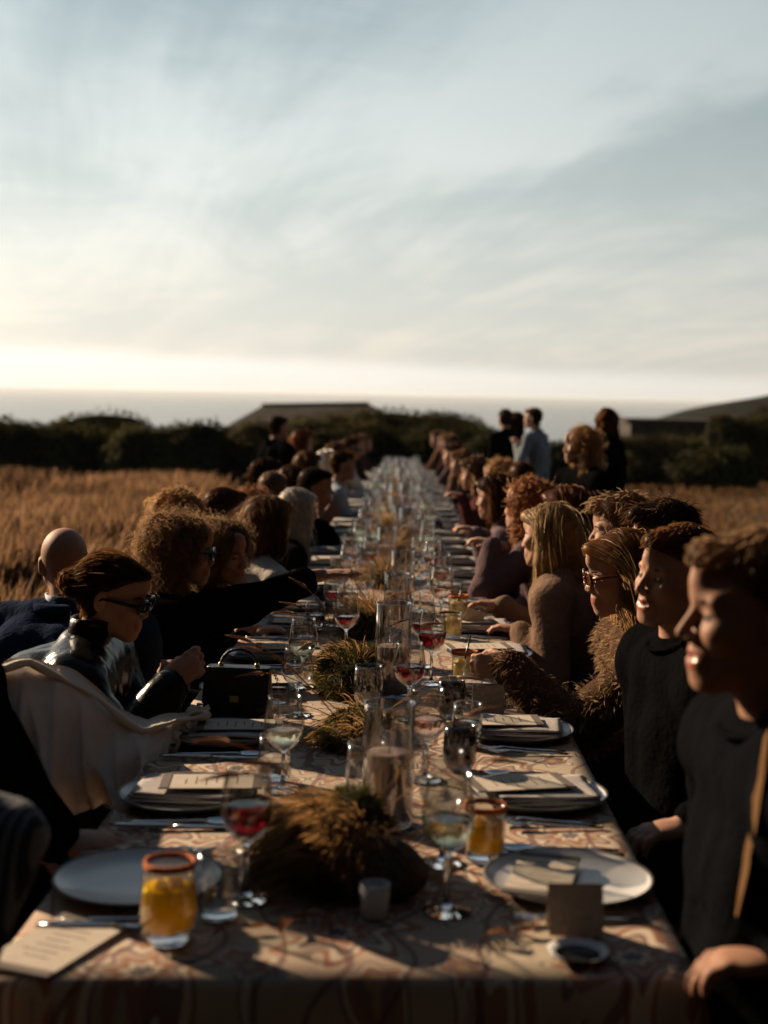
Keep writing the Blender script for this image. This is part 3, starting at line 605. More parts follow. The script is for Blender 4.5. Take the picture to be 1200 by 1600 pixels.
# place settings
M_P = me_plate(); M_F = me_fork(); M_K = me_knife(); M_S = me_spoon(); M_N = [me_napkin(s) for s in (1, 2, 3, 4)]; M_M = me_menu(); M_C = me_tent()
SL = [2.287, 2.80, 3.33, 3.89]+[4.45+.56*i for i in range(28)]; SR = [2.287, 2.80, 3.37, 3.89]+[4.45+.56*i for i in range(28)]
for side, ys_ in (('left', SL), ('right', SR)):
    sg = -1 if side == 'left' else 1
    for i, y in enumerate(ys_):
        if y > 19.9: break
        o_ = ORD[i]; x = (-.415 if sg < 0 else .275); lab = 'at the %s %s-hand place setting' % (o_, side); jx, jy, jr = random.uniform(-.01, .01), random.uniform(-.015, .015), random.uniform(-.12, .12)
        put('plate', M_P, x, y, 'grey stoneware dinner plate '+lab, 'plate', 'dinner plates on the long table')
        near = y < 9.5
        if not (side == 'left' and i == 0):
            if not (side == 'right' and i == 0): put('napkin', M_N[i % 4], x+jx, y+jy, 'folded grey linen napkin on the plate '+lab, 'napkin', 'napkins on the plates', jr, .0135 if i else .01)
            if near: put('menu_card', M_M, x+.03*sg*0+jx+(.05 if sg < 0 else -.04), y+jy*.5, 'banded paper menu on the plate '+lab, 'menu card', 'menu cards on the plates', jr+(.15 if i else 1.35), .034 if not (side == 'right' and i == 0) else .0195, (0, .0))
        if near:
            d = 1 if sg < 0 else -1
            fy = y-d*.17*(-1)*-1 if False else y
            k1, k2 = (y-.185, y-.160) if sg < 0 else (y+.160, y+.185)
            f1, f2 = (y+.155, y+.185) if sg < 0 else (y-.155, y-.185)
            rz = 0 if sg < 0 else math.pi
            put('knife', M_K, x, k1, 'steel knife laid '+lab, 'knife', 'knives on the long table', rz+random.uniform(-.04, .04)); put('spoon', M_S, x+.01, k2, 'steel spoon laid '+lab, 'spoon', 'spoons on the long table', rz+random.uniform(-.04, .04))
            put('fork', M_F, x, f1, 'steel fork laid next to the plate '+lab, 'fork', 'forks on the long table', rz+random.uniform(-.06, .06))
            if not (sg > 0 and i == 0): put('dessert_fork', M_F, x+.012, f2, 'outer steel fork laid '+lab, 'fork', 'outer forks on the long table', rz+random.uniform(-.06, .06)).scale = (.9, .9, .9)
        if y > 4.6:
            gx = (-.235 if sg < 0 else .125)+random.uniform(-.03, .03); what = random.choice(['white', 'red', 'white', None, 'rose', 'red'])
            wine(gx, y+.13, random.choice([.21, .19]), what, .135, '%s wine glass %s' % ({'white': 'white', 'red': 'red', 'rose': 'rose', None: 'empty'}[what], lab))
            if abs(y-4.85) > .3 or sg < 0: tumbler(gx+sg*(.05+random.uniform(0, .02)), y+random.uniform(-.05, .05)+.03, 'water tumbler '+lab, dark=random.random() < .3)
            if i % 2 == 0: wine((-.16 if sg < 0 else .07)+random.uniform(-.02, .02), y-.06, .19, random.choice([None, 'white', 'red']), .13, 'inner wine glass '+lab, 'inner wine glasses on the long table')
put('place_card', M_C, .262, 2.085, 'large handmade paper place card standing in front of the nearest right plate', 'place card', 'place cards', .05)
put('place_card', M_C, .222, 3.62, 'handmade paper place card beside the smoked tumbler', 'place card', 'place cards', .1)
put('place_card', M_C, .235, 5.02, 'crumpled handmade paper card leaning by the pale lemonade', 'place card', 'place cards', .6, .006, (.25, .3))
put('menu_card', me_menu(.058, .105), -.485, 2.03, 'banded menu booklet lying at the near left corner of the table', 'menu card', 'menu cards on the plates', 1.2, .001)
m = MB(); m.lathe(nfix([(0, 0), (.028, 0), (.034, .004), (.044, .010), (.0435, .012), (.031, .0065), (.026, .004), (0, .0035)]), 40, ms=[1, 1, 1, 1, 0, 1, 1]); put('small_dish', m.mesh('small_dish', [CER, mat('black_glaze', (.012, .012, .012), .25)]), .255, 1.985, 'small black dish with a pale rim at the near right of the table', 'dish')
m = MB(); m.box((0, 0, .004), (.038, .076, .004)); put('phone', m.mesh('phone', [BLACK], False), .265, 3.98, 'black phone lying under the fur sleeve', 'phone', None, 1.3)
# ---------------------------------------------------------------- moss, rock and dry grass centrepieces
MOSS = mat_thin('moss', (.030, .030, .010), (.08, .07, .015), .3, .03, .6, .5, 20); DRY = mat_thin('dried_grass_stems', (.10, .060, .028), (.34, .19, .075), .5, .08, .45, .45, 9)
PLUME = mat_thin('plume', (.22, .14, .10), (.42, .26, .17), .5, .05, .5, .3, 30); ROCK = mat('driftwood_rock', (.055, .045, .038), .9, var=.4, vscale=15, bump=1, bscale=40)
def ribbon(P, w):
    """P: (n,k,3) paths -> ribbon mesh arrays; w: (k,) or scalar half width"""
    n, k, _ = P.shape; d = np.gradient(P, axis=1); s = np.cross(d, rng.normal(size=(n, 1, 3))); s /= np.linalg.norm(s, axis=2, keepdims=True)+1e-9
    w = np.broadcast_to(np.asarray(w, float), (n, k))[..., None]; V = np.stack([P-s*w, P+s*w], 2).reshape(-1, 3)
    i, j = np.meshgrid(np.arange(n), np.arange(k-1), indexing='ij'); a = (i*k*2+j*2).ravel(); return V, np.stack([a, a+1, a+3, a+2], 1)
def centrepiece(x, y, rx, ry, h, label, seed, stalks=0, ngrass=1500, rock=True, mossn=2600, glen=.10):
    g = np.random.default_rng(seed); e = bpy.data.objects.new('centrepiece', None); C.objects.link(e); e.location = (x, y, tz(x, y)); e['label'] = label; e['category'] = 'centrepiece'; e['group'] = 'dried grass and moss centrepieces'
    nz = SN(seed, 9, (2, 6))
    def surf(d): return d*(1+.2*nz(d)[:, None])*np.array([rx, ry, h])
    u, v = np.meshgrid(np.linspace(0, 2*math.pi, 25)[:-1], np.linspace(0, math.pi/2, 9), indexing='ij'); dd = np.stack([np.cos(u)*np.cos(v), np.sin(u)*np.cos(v), np.sin(v)], -1).reshape(-1, 3)
    i, j = np.meshgrid(np.arange(24), np.arange(8), indexing='ij'); a0 = (i*9+j).ravel(); b0 = (((i+1) % 24)*9+j).ravel()
    link('moss_base', mesh_np('moss_base', surf(dd)*.86, np.stack([a0, b0, b0+1, a0+1], 1), [mat('moss_core', (.02, .018, .008), 1, bump=1, bscale=80)]), e)
    d = g.normal(size=(mossn, 3)); d[:, 2] = np.abs(d[:, 2]); d /= np.linalg.norm(d, axis=1)[:, None]; p0 = surf(d)*.84
    k = 4; st = (d*.6+g.normal(size=d.shape)*.5); st /= np.linalg.norm(st, axis=1)[:, None]; P = np.stack([p0+st*q*.028-np.array([0, 0, .010])*q*q for q in np.linspace(0, 1, k)], 1)
    V, Q = ribbon(P, np.array([.0012, .0012, .0009, .0002])); link('moss', mesh_np('moss', V, Q, [MOSS]), e)
    d = g.normal(size=(ngrass, 3)); d[:, 2] = np.abs(d[:, 2])+.2; d /= np.linalg.norm(d, axis=1)[:, None]; p0 = surf(d)*.7
    sweep = np.array([-.35, -.2, .1]); kk = [SN(seed+20+q, 8, (12, 30)) for q in range(3)]; st = d*1.0+sweep+g.normal(size=d.shape)*.22+np.stack([kq(p0) for kq in kk], 1)*.75; st /= np.linalg.norm(st, axis=1)[:, None]; ln = glen*g.uniform(.35, 1.35, (ngrass, 1))*(1+.35*kk[0](p0*1.7))[:, None]; q = np.linspace(0, 1, 6)
    P = np.stack([p0+st*ln*t-np.array([0, 0, .6])*ln*t*t*t*.45 for t in q], 1); P[..., 2] = np.maximum(P[..., 2], .003)
    V, Q = ribbon(P, np.array([.0005, .0005, .0005, .0008, .0009, .0002])); link('dried_grass', mesh_np('dried_grass', V, Q, [DRY]), e)
    if rock:
        u, v = np.meshgrid(np.linspace(0, 2*math.pi, 29)[:-1], np.linspace(-1.2, math.pi/2, 12), indexing='ij'); dd = np.stack([np.cos(u)*np.cos(v), np.sin(u)*np.cos(v), np.sin(v)], -1).reshape(-1, 3); rn = SN(seed+5, 10, (1.5, 5))
        V = dd*(1+.16*rn(dd)[:, None])*np.array([.088, .055, .052])+np.array([rx*.42, -ry*.75, .042]); V[:, 2] = np.maximum(V[:, 2], .001)
        i, j = np.meshgrid(np.arange(28), np.arange(11), indexing='ij'); a0 = (i*12+j).ravel(); b0 = (((i+1) % 28)*12+j).ravel(); link('driftwood', mesh_np('driftwood', V, np.stack([a0, b0, b0+1, a0+1], 1), [ROCK]), e)
    for s in range(stalks):
        th = g.uniform(2.2, 4.4) if s % 3 else g.uniform(-1, 1); L = g.uniform(.13, .24); b = np.array([.5*rx*math.cos(th), .5*ry*math.sin(th), h*.7]); dr = np.array([math.cos(th)*.9, math.sin(th)*.5-.25, g.uniform(.5, 1.1)])
        P = np.array([b+dr*L*t-np.array([0, 0, .12])*t*t*t*L*2 for t in np.linspace(0, 1, 8)]); m = MB(); m.tube(P, .0011, 5); stk = link('stalk', m.mesh('stalk', [DRY]), e)
        m = MB(); tip = P[-1]; td = P[-1]-P[-2]; td /= np.linalg.norm(td); pp = np.array([tip+td*t*.075-np.array([0, 0, .012])*t*t for t in np.linspace(0, 1, 7)]); m.tube(pp, [.0012, .0032, .0040, .0038, .0030, .0018, .0004], 8)
        link('plume', m.mesh('plume', [PLUME]), stk)
        n = 160; t = g.random(n); o = tip+td*(t*.07)[:, None]-np.array([0, 0, .012])*(t*t)[:, None]; dv = g.normal(size=(n, 3)); dv -= td*(dv@td)[:, None]; dv /= np.linalg.norm(dv, axis=1)[:, None]; PP = np.stack([o+(dv*.55+td)*q*(.012*(1.05-t))[:, None] for q in (0, .5, 1)], 1)
        V, Q = ribbon(PP, np.array([.0005, .0004, .0001])); link('plume_bristles', mesh_np('plume_bristles', V, Q, [PLUME]), stk)
centrepiece(-.080, 2.36, .105, .15, .150, 'mound of dried grass and moss with a dark rock, nearest the camera', 51, 5, 5200, True, 2400, .105)
centrepiece(-.10, 3.35, .10, .18, .07, 'low trailing dried grasses beside the empty wine glass', 52, 7, 600, False, 1500, .10)
centrepiece(-.135, 4.02, .115, .24, .125, 'dark green moss mound with bent grasses behind the handbag', 53, 7, 500, False, 4200, .10)
centrepiece(-.13, 5.0, .09, .22, .09, 'dry straw arrangement left of the short candle vase', 54, 2, 1000, False, 1500, .13)
for i, y in enumerate((6.4, 7.6, 9.3, 11.4, 13.6, 16.0, 18.4)):
    centrepiece(-.10+.03*(i % 2), y, .10, .22, .10, 'dried grass centrepiece %s along the middle of the table' % ORD[4+i], 60+i, 0, 500, False, 700, .13)
# fallen straw and leaves near the front
LEAF = mat_thin('dry_leaf', (.20, .09, .05), (.4, .18, .08), .4, .06, .5, .4, 20)
for i, (px, py, L, a) in enumerate(((420, 1425, .055, .5), (350, 1470, .06, .9), (470, 1440, .045, .2), (455, 1465, .05, 1.3), (395, 1455, .04, .1), (770, 1470, .05, -.1), (820, 1462, .04, .4), (520, 1450, .035, .8))):
    Y = 2222*.7565/(py-650); X = (px-VPX)*Y/F; u = np.linspace(0, 1, 7); w = np.sin(u*math.pi)*.010+.0003; zc = .004+.010*np.sin(u*math.pi)*(i % 2)+.003*u
    V = np.concatenate([np.stack([u*L, -w, zc], 1), np.stack([u*L, 0*w, zc-.002], 1), np.stack([u*L, w, zc+.001], 1)]); q = np.arange(6); Q = np.concatenate([np.stack([q+7*k, q+1+7*k, q+8+7*k, q+7+7*k], 1) for k in (0, 1)])
    link('dry_leaf', mesh_np('dry_leaf', V, Q, [LEAF]), loc=(X, Y, tz(X, Y)+.002), rotz=a, label=['curled dry leaf %s from the left among the fallen leaves near the front' % ORD[i].replace('nearest', 'first')][0], cat='leaf', group='fallen dry leaves on the cloth')
# handbag
def handbag():
    LE = mat('black_leather', (.012, .011, .010), .32, bump=.5, bscale=180, coat=.1); GOLD = mat('brass_hardware', (.55, .36, .14), .25, metal=1)
    x, y = -.405, 3.55; e = bpy.data.objects.new('handbag', None); C.objects.link(e); e.location = (x, y, tz(x, y)); e.rotation_euler = (0, 0, R(-6)); e['label'] = 'black leather handbag with a curved top handle standing on the table'; e['category'] = 'handbag'
    n = 16; V = []; zs = [0, .004, .03, .08, .115, .128, .132]
    for z in zs:
        t = z/.132; w = .088-.008*t; d = (.045-.018*t)*(1 if 0 < z < .131 else .8)
        for k in range(n):
            a = 2*math.pi*k/n; c, s = math.cos(a), math.sin(a); V.append((w*np.sign(c)*abs(c)**.35, d*np.sign(s)*abs(s)**.45, z))
    m = MB(); m.add(V, [(i*n+j, i*n+(j+1) % n, (i+1)*n+(j+1) % n, (i+1)*n+j) for i in range(len(zs)-1) for j in range(n)]); m.add([V[i] for i in range((len(zs)-1)*n, len(zs)*n)]+[(0, 0, .133)], T=[(i, (i+1) % n, n) for i in range(n)]); link('bag_body', m.mesh('bag_body', [LE]), e)
    m = MB(); m.box((0, -.030, .088), (.082, .004, .044), np.array(Matrix.Rotation(R(-14), 3, 'X'))); fl = link('flap', m.mesh('flap', [LE], False), e)
    m = MB(); m.box((0, -.046, .060), (.011, .003, .008)); link('clasp', m.mesh('clasp', [GOLD], False), fl)
    m = MB(); t = np.linspace(0, math.pi, 15); m.tube(np.stack([.046*np.cos(t), 0*t, .134+.040*np.sin(t)], 1), .0038, 8); link('handle', m.mesh('handle', [LE]), e)
    for s in (-1, 1):
        m = MB(); m.lathe(nfix([(0, .130), (.007, .130), (.007, .138), (.003, .142), (0, .142)]), 12, c=(s*.046, 0, 0)); link('handle_ring', m.mesh('handle_ring', [GOLD]), e)
    m = MB(); P = [(.085, 0, .128), (.100, -.01, .10), (.106, -.02, .05), (.108, -.03, .008), (.09, -.06, .004), (.05, -.075, .004), (0, -.078, .004)]
    Pf = np.array(P); tt = np.linspace(0, len(P)-1, 46)
    for k, q in enumerate(tt):
        c = np.array([np.interp(q, range(len(P)), Pf[:, a]) for a in range(3)]); ang = k*1.57; u = np.array([math.cos(ang), math.sin(ang), 0])*.004; m.tube([c-u, c+u], .0018, 5)
    link('chain', m.mesh('chain', [GOLD]), e)
handbag()
# ---------------------------------------------------------------- people: fields and surface nets
_E = [(0, 1), (2, 3), (4, 5), (6, 7), (0, 2), (1, 3), (4, 6), (5, 7), (0, 4), (1, 5), (2, 6), (3, 7)]
_CO = np.array([(a, b, c) for a in (0, 1) for b in (0, 1) for c in (0, 1)], float)
def surfnet(Fd, lo, res):
    ins = Fd < 0; nx, ny, nz = Fd.shape
    sl_ = lambda A, c: A[c[0]:nx-1+c[0], c[1]:ny-1+c[1], c[2]:nz-1+c[2]]
    cnt = sum(sl_(ins, c.astype(int)).astype(np.int8) for c in _CO); mixed = (cnt > 0) & (cnt < 8); ids = np.full(mixed.shape, -1, np.int64); I = np.argwhere(mixed); ids[mixed] = np.arange(len(I))
    Vv = np.stack([Fd[I[:, 0]+int(c[0]), I[:, 1]+int(c[1]), I[:, 2]+int(c[2])] for c in _CO], 1); acc = np.zeros((len(I), 3)); n = np.zeros(len(I))
    for a, b in _E:
        va, vb = Vv[:, a], Vv[:, b]; mk = (va < 0) != (vb < 0); t = np.where(mk, va/np.where(mk, va-vb, 1), 0); acc += np.where(mk[:, None], _CO[a]+t[:, None]*(_CO[b]-_CO[a]), 0); n += mk
    P = (I+acc/n[:, None])*res+np.asarray(lo); Q = []
    for ax in range(3):
        o = [0, 0, 0]; o[ax] = 1; A = ins[:nx-o[0], :ny-o[1], :nz-o[2]]; B = ins[o[0]:, o[1]:, o[2]:]; E = np.argwhere(A != B)
        b, c = (ax+1) % 3, (ax+2) % 3; ok = (E[:, b] > 0) & (E[:, c] > 0) & (E[:, b] < Fd.shape[b]-1) & (E[:, c] < Fd.shape[c]-1); E = E[ok]; s = A[E[:, 0], E[:, 1], E[:, 2]]
        def g(db, dc):
            X = E.copy(); X[:, b] -= db; X[:, c] -= dc; return ids[X[:, 0], X[:, 1], X[:, 2]]
        q = np.stack([g(1, 1), g(0, 1), g(0, 0), g(1, 0)], 1); q[~s] = q[~s][:, ::-1]; Q.append(q)
    return P, np.concatenate(Q)
def smin(a, b, k):
    if k <= 0: return np.minimum(a, b)
    h = np.clip(.5+.5*(b-a)/k, 0, 1); return b+(a-b)*h-k*h*(1-h)
def smax(a, b, k): return -smin(-a, -b, k)
def sd_cone(P, a, b, ra, rb):
    a = np.asarray(a, np.float32); ba = np.asarray(b, np.float32)-a; pa = P-a; t = np.clip((pa@ba)/max(float(ba@ba), 1e-9), 0, 1); return np.linalg.norm(pa-t[..., None]*ba, axis=-1)-(ra+(rb-ra)*t)
def sd_ell(P, c, r, M=None):
    q = P-np.asarray(c, np.float32)
    if M is not None: q = q@np.asarray(M, np.float32)
    r = np.asarray(r, np.float32); k0 = np.linalg.norm(q/r, axis=-1); k1 = np.linalg.norm(q/(r*r), axis=-1); return k0*(k0-1)/(k1+1e-9)
def field(prims, res, k=.03, pad=.03):
    """prims: ('c',a,b,ra,rb[,k]) or ('e',c,r,M[,k]) -> surface mesh of their smooth union, each evaluated near itself only"""
    bb = []
    for p in prims:
        if p[0] == 'c': A = np.array([p[1], p[2]]); r = max(p[3], p[4]); bb.append((A.min(0)-r, A.max(0)+r))
        else: c = np.array(p[1]); r = max(p[2]); bb.append((c-r, c+r))
    lo = np.min([b[0] for b in bb], 0)-pad; hi = np.max([b[1] for b in bb], 0)+pad; n = np.ceil((hi-lo)/res).astype(int)+1; Fd = np.full(n, .5, np.float32)
    for p, (l, h) in zip(prims, bb):
        i0 = np.maximum(((l-lo-k-2*res)/res).astype(int), 0); i1 = np.minimum(((h-lo+k+2*res)/res).astype(int)+2, n)
        ax = [(np.arange(i0[d], i1[d])*res+lo[d]).astype(np.float32) for d in range(3)]; P = np.stack(np.meshgrid(*ax, indexing='ij'), -1); s = tuple(slice(i0[d], i1[d]) for d in range(3))
        v = sd_cone(P, *p[1:5]) if p[0] == 'c' else sd_ell(P, p[1], p[2], p[3] if len(p) > 3 else None); Fd[s] = smin(Fd[s], v.astype(np.float32), k)
    return surfnet(Fd, lo, res)
def normals(V, Q):
    n = np.zeros_like(V); f = np.cross(V[Q[:, 2]]-V[Q[:, 0]], V[Q[:, 3]]-V[Q[:, 1]])
    for i in range(4): np.add.at(n, Q[:, i], f)
    return n/(np.linalg.norm(n, axis=1)[:, None]+1e-12)
def relax(V, Q, it=2, f=.5):
    e = np.concatenate([Q[:, [0, 1]], Q[:, [1, 2]], Q[:, [2, 3]], Q[:, [3, 0]]])
    for _ in range(it):
        a = np.zeros_like(V); c = np.zeros(len(V)); np.add.at(a, e[:, 0], V[e[:, 1]]); np.add.at(c, e[:, 0], 1); V = V+f*(a/np.maximum(c, 1)[:, None]-V)
    return V
# --- the head: centre at origin, facing +Y, chin at -.118, crown at .12
def head_f(P, fem=False, smile=False):
    X = np.abs(P[..., 0]); S = np.stack([X, P[..., 1], P[..., 2]], -1); j = .90 if fem else 1.0
    f = sd_ell(S, (0, -.016, .034), (.077, .098, .086)); f = smin(f, sd_ell(S, (0, .028, -.028), (.060*j, .062, .086)), .03)
    f = smin(f, sd_cone(S, (.052*j, .0, -.045), (.018, .070, -.099), .019, .017), .028); f = smin(f, sd_ell(S, (0, .078, -.099), (.021*j, .017, .017)), .018)
    f = smin(f, sd_ell(S, (.038, .062, -.024), (.026, .028, .024)), .02)
    if not fem: f = smin(f, sd_cone(S, (.012, .088, .021), (.042, .076, .022), .010, .010), .014)
    f = smin(f, sd_cone(S, (0, .084, .05), (0, .080, .075), .02, .02), .03)
    f = smax(f, -sd_ell(S, (.033, .104, .001), (.021, .020, .013)), .014)
    f = smin(f, sd_ell(S, (.032, .0745, .0), (.0135, .0135, .0125)), .003)
    f = smin(f, sd_cone(S, (.018, .0865, .007), (.046, .074, .004), .0035, .0025), .006)
    f = smin(f, sd_cone(S, (0, .089, .012), (0, .112 if not fem else .107, -.030), .0070, .0100), .012); f = smin(f, sd_ell(S, (.0125, .101, -.036), (.0085, .010, .0075)), .007)
    w = .028 if smile else .021; zc = -.062 if smile else -.066; op = .0055 if smile else 0
    f = smin(f, sd_ell(S, (0, .085, -.068), (.030, .018, .024)), .014)
    f = smax(f, -sd_cone(S, (0, .104, -.0665), (w, .090, zc), .0022+op*.7, .0014), .005)
    f = smin(f, sd_cone(S, (0, .0965, -.0605+op*.5), (w*.85, .088, zc+.001), .0044, .0020), .005); f = smin(f, sd_cone(S, (0, .0945, -.0735-op), (w*.8, .085, zc-.006), .0052, .0022), .005)
    f = smin(f, sd_ell(S, (.080, -.006, -.004), (.010, .020, .031)), .008); f = smax(f, -sd_ell(S, (.090, .0, .0), (.006, .011, .018)), .006)
    f = smin(f, sd_cone(S, (0, -.022, -.05), (0, -.050, -.21), .050*(.88 if fem else 1.06), .056*(.86 if fem else 1.08)), .03)
    return f
def grid(lo, hi, res):
    ax = [np.arange(l, h, res).astype(np.float32) for l, h in zip(lo, hi)]; return np.stack(np.meshgrid(*ax, indexing='ij'), -1)
_hd = {}
def head_mesh(fem, smile, res):
    k = (fem, smile, res)
    if k not in _hd:
        lo, hi = (-.11, -.14, -.215), (.11, .145, .14); V, Q = surfnet(head_f(grid(lo, hi, res), fem, smile), lo, res); V = relax(V, Q, 1, .3)
        c = V[Q].mean(1); ax_ = np.abs(c[:, 0]); fm = np.zeros(len(Q), int)
        lips = (np.abs(c[:, 2]+.067) < (.013 if smile else .0105)) & (ax_ < .027) & (c[:, 1] > .086); fm[lips] = 1
        if smile: fm[(np.abs(c[:, 2]+.066) < .0045) & (ax_ < .022) & (c[:, 1] < .0955) & (c[:, 1] > .08)] = 3
        eye = (np.abs(c[:, 2]+.0005) < .0050) & (np.abs(ax_-.032) < .0115) & (c[:, 1] > .078); fm[eye] = 2
        _hd[k] = (V, Q, fm)
    return _hd[k]
# --- hands: wrist at origin, fingers along +Y, palm facing -Z, thumb towards +X
_hm = {}
def hand_mesh(pose, res):
    k = (pose, res)
    if k in _hm: return _hm[k]
    curl = {'relax': (.30, .45, .30), 'grip': (.75, .95, .55), 'flat': (.08, .12, .08), 'pinch': (.85, .75, .35), 'fist': (1.25, 1.35, .7)}[pose]
    pr = [('c', (0, -.06, 0), (0, .012, 0), .027, .025), ('e', (0, .048, 0), (.040, .052, .0165)), ('e', (.022, .03, -.006), (.019, .032, .016))]
    for i, (x, L) in enumerate(((.030, .068), (.010, .078), (-.010, .072), (-.029, .056))):
        a = 0; p = np.array([x, .085-.004*abs(i-1.2), .001]); sx = (x*.9)
        cl = [c*(1+.10*i) for c in curl] if pose != 'pinch' else ([c*(.8+.25*i) for c in curl])
        for s, (l, c) in enumerate(zip((.46, .30, .24), cl)):
            a += c; d = np.array([sx*(1-.5*s), math.cos(a), -math.sin(a)]); q = p+d/np.linalg.norm(d)*L*l; pr.append(('c', p, q, .0092-.0012*s, .0082-.0012*s)); p = q
    tc_ = {'flat': (.75, .75, -.1), 'relax': (.55, .75, -.35), 'grip': (.45, .62, -.75), 'pinch': (.25, .85, -.70), 'fist': (.1, .75, -.8)}[pose]; p = np.array([.030, .018, -.006])
    for s, l in enumerate((.042, .032, .026)):
        d = np.array(tc_, float); d[0] -= .35*s*(pose != 'flat'); d /= np.linalg.norm(d); q = p+d*l; pr.append(('c', p, q, .0125-.0018*s, .011-.0018*s)); p = q
    _hm[k] = field(pr, res, .008, .02); return _hm[k]
# --- hair volumes in head coordinates, and strands that grow from them
def hairline(y): return np.interp(y, [-.12, -.05, -.012, .004, .02, .045, .07, .1, .12], [-.085, -.075, -.045, .004, .034, .050, .062, .071, .076])
def hair_f(P, style, seed, fem, length):
    nz = SN(seed, 12, (25, 70)); nb = SN(seed+1, 10, (55, 130)); h = head_f(P, fem); X, Y, Z = P[..., 0], P[..., 1], P[..., 2]; q = P.reshape(-1, 3)
    reg = hairline(Y)-Z; face = sd_ell(P, (0, .118, -.036), (.060, .080, .112))
    if style in ('short', 'crop', 'tousled'):
        t = {'short': .008, 'crop': .004, 'tousled': .018}[style]; top = t*(1+.9*np.clip((Z-.05)/.06, 0, 1)); ear = sd_ell(np.abs(P)*np.array([1, 0, 0])+P*np.array([0, 1, 1]), (.088, .0, -.006), (.03, .026, .036)); return smax(smax(h-top-(.25 if style == 'tousled' else .08)*t*nb(q).reshape(X.shape), reg, .008), -ear, .006)
    if style == 'bun':
        ear = sd_ell(np.abs(P)*np.array([1, 0, 0])+P*np.array([0, 1, 1]), (.088, .0, -.006), (.03, .026, .036)); f = smax(smax(h-.0045, hairline(Y)-.002-Z, .008), -ear, .006); f = smin(f, sd_ell(P, (0, -.132, .004), (.034, .032, .034)), .008)
        f = smin(f, sd_ell(P, (.02, -.14, .022), (.020, .022, .022)), .004); f = smin(f, sd_ell(P, (-.02, -.14, .022), (.020, .022, .022)), .004); return f
    if style in ('long', 'wavy'):
        L = length; t = .016 if style == 'long' else .026; f = smax(h-t, hairline(Y)-.01-Z, .01)
        for sx in (-1, 1): f = smin(f, sd_cone(P, (sx*.070, -.012, .0), (sx*.088, -.005, -.12-L*.5), .032, .036), .03); f = smin(f, sd_cone(P, (sx*.080, -.03, -.10), (sx*.085, -.03, -.15-L), .040, .022), .03)
        f = smin(f, sd_cone(P, (0, -.075, .0), (0, -.10, -.15-L), .062, .040), .04); f = smax(f, -face, .012)
        return f-(.010 if style == 'wavy' else .004)*nz(q).reshape(X.shape)
    if style == 'bob':
        f = smax(h-.022, hairline(Y)-.01-Z, .01)
        for sx in (-1, 1): f = smin(f, sd_cone(P, (sx*.072, -.01, .02), (sx*.082, .0, -.10), .034, .036), .03)
        f = smin(f, sd_cone(P, (0, -.07, .0), (0, -.085, -.10), .062, .055), .04); return smax(f, -face, .012)-.005*nz(q).reshape(X.shape)
    # curly: a wide cloud of curls
    L = length; f = sd_ell(P, (0, -.030, .030), (.118, .122, .112)); 
    for sx in (-1, 1): f = smin(f, sd_cone(P, (sx*.075, -.03, .0), (sx*.095, -.035, -.06-L), .055, .048), .05)
    f = smin(f, sd_cone(P, (0, -.085, 0), (0, -.105, -.06-L), .075, .06), .05); f = smax(f, -sd_ell(P, (0, .120, -.035), (.064, .085, .092)), .015)
    return f-.012*nz(q).reshape(X.shape)-.007*nb(q).reshape(X.shape)
_hr = {}
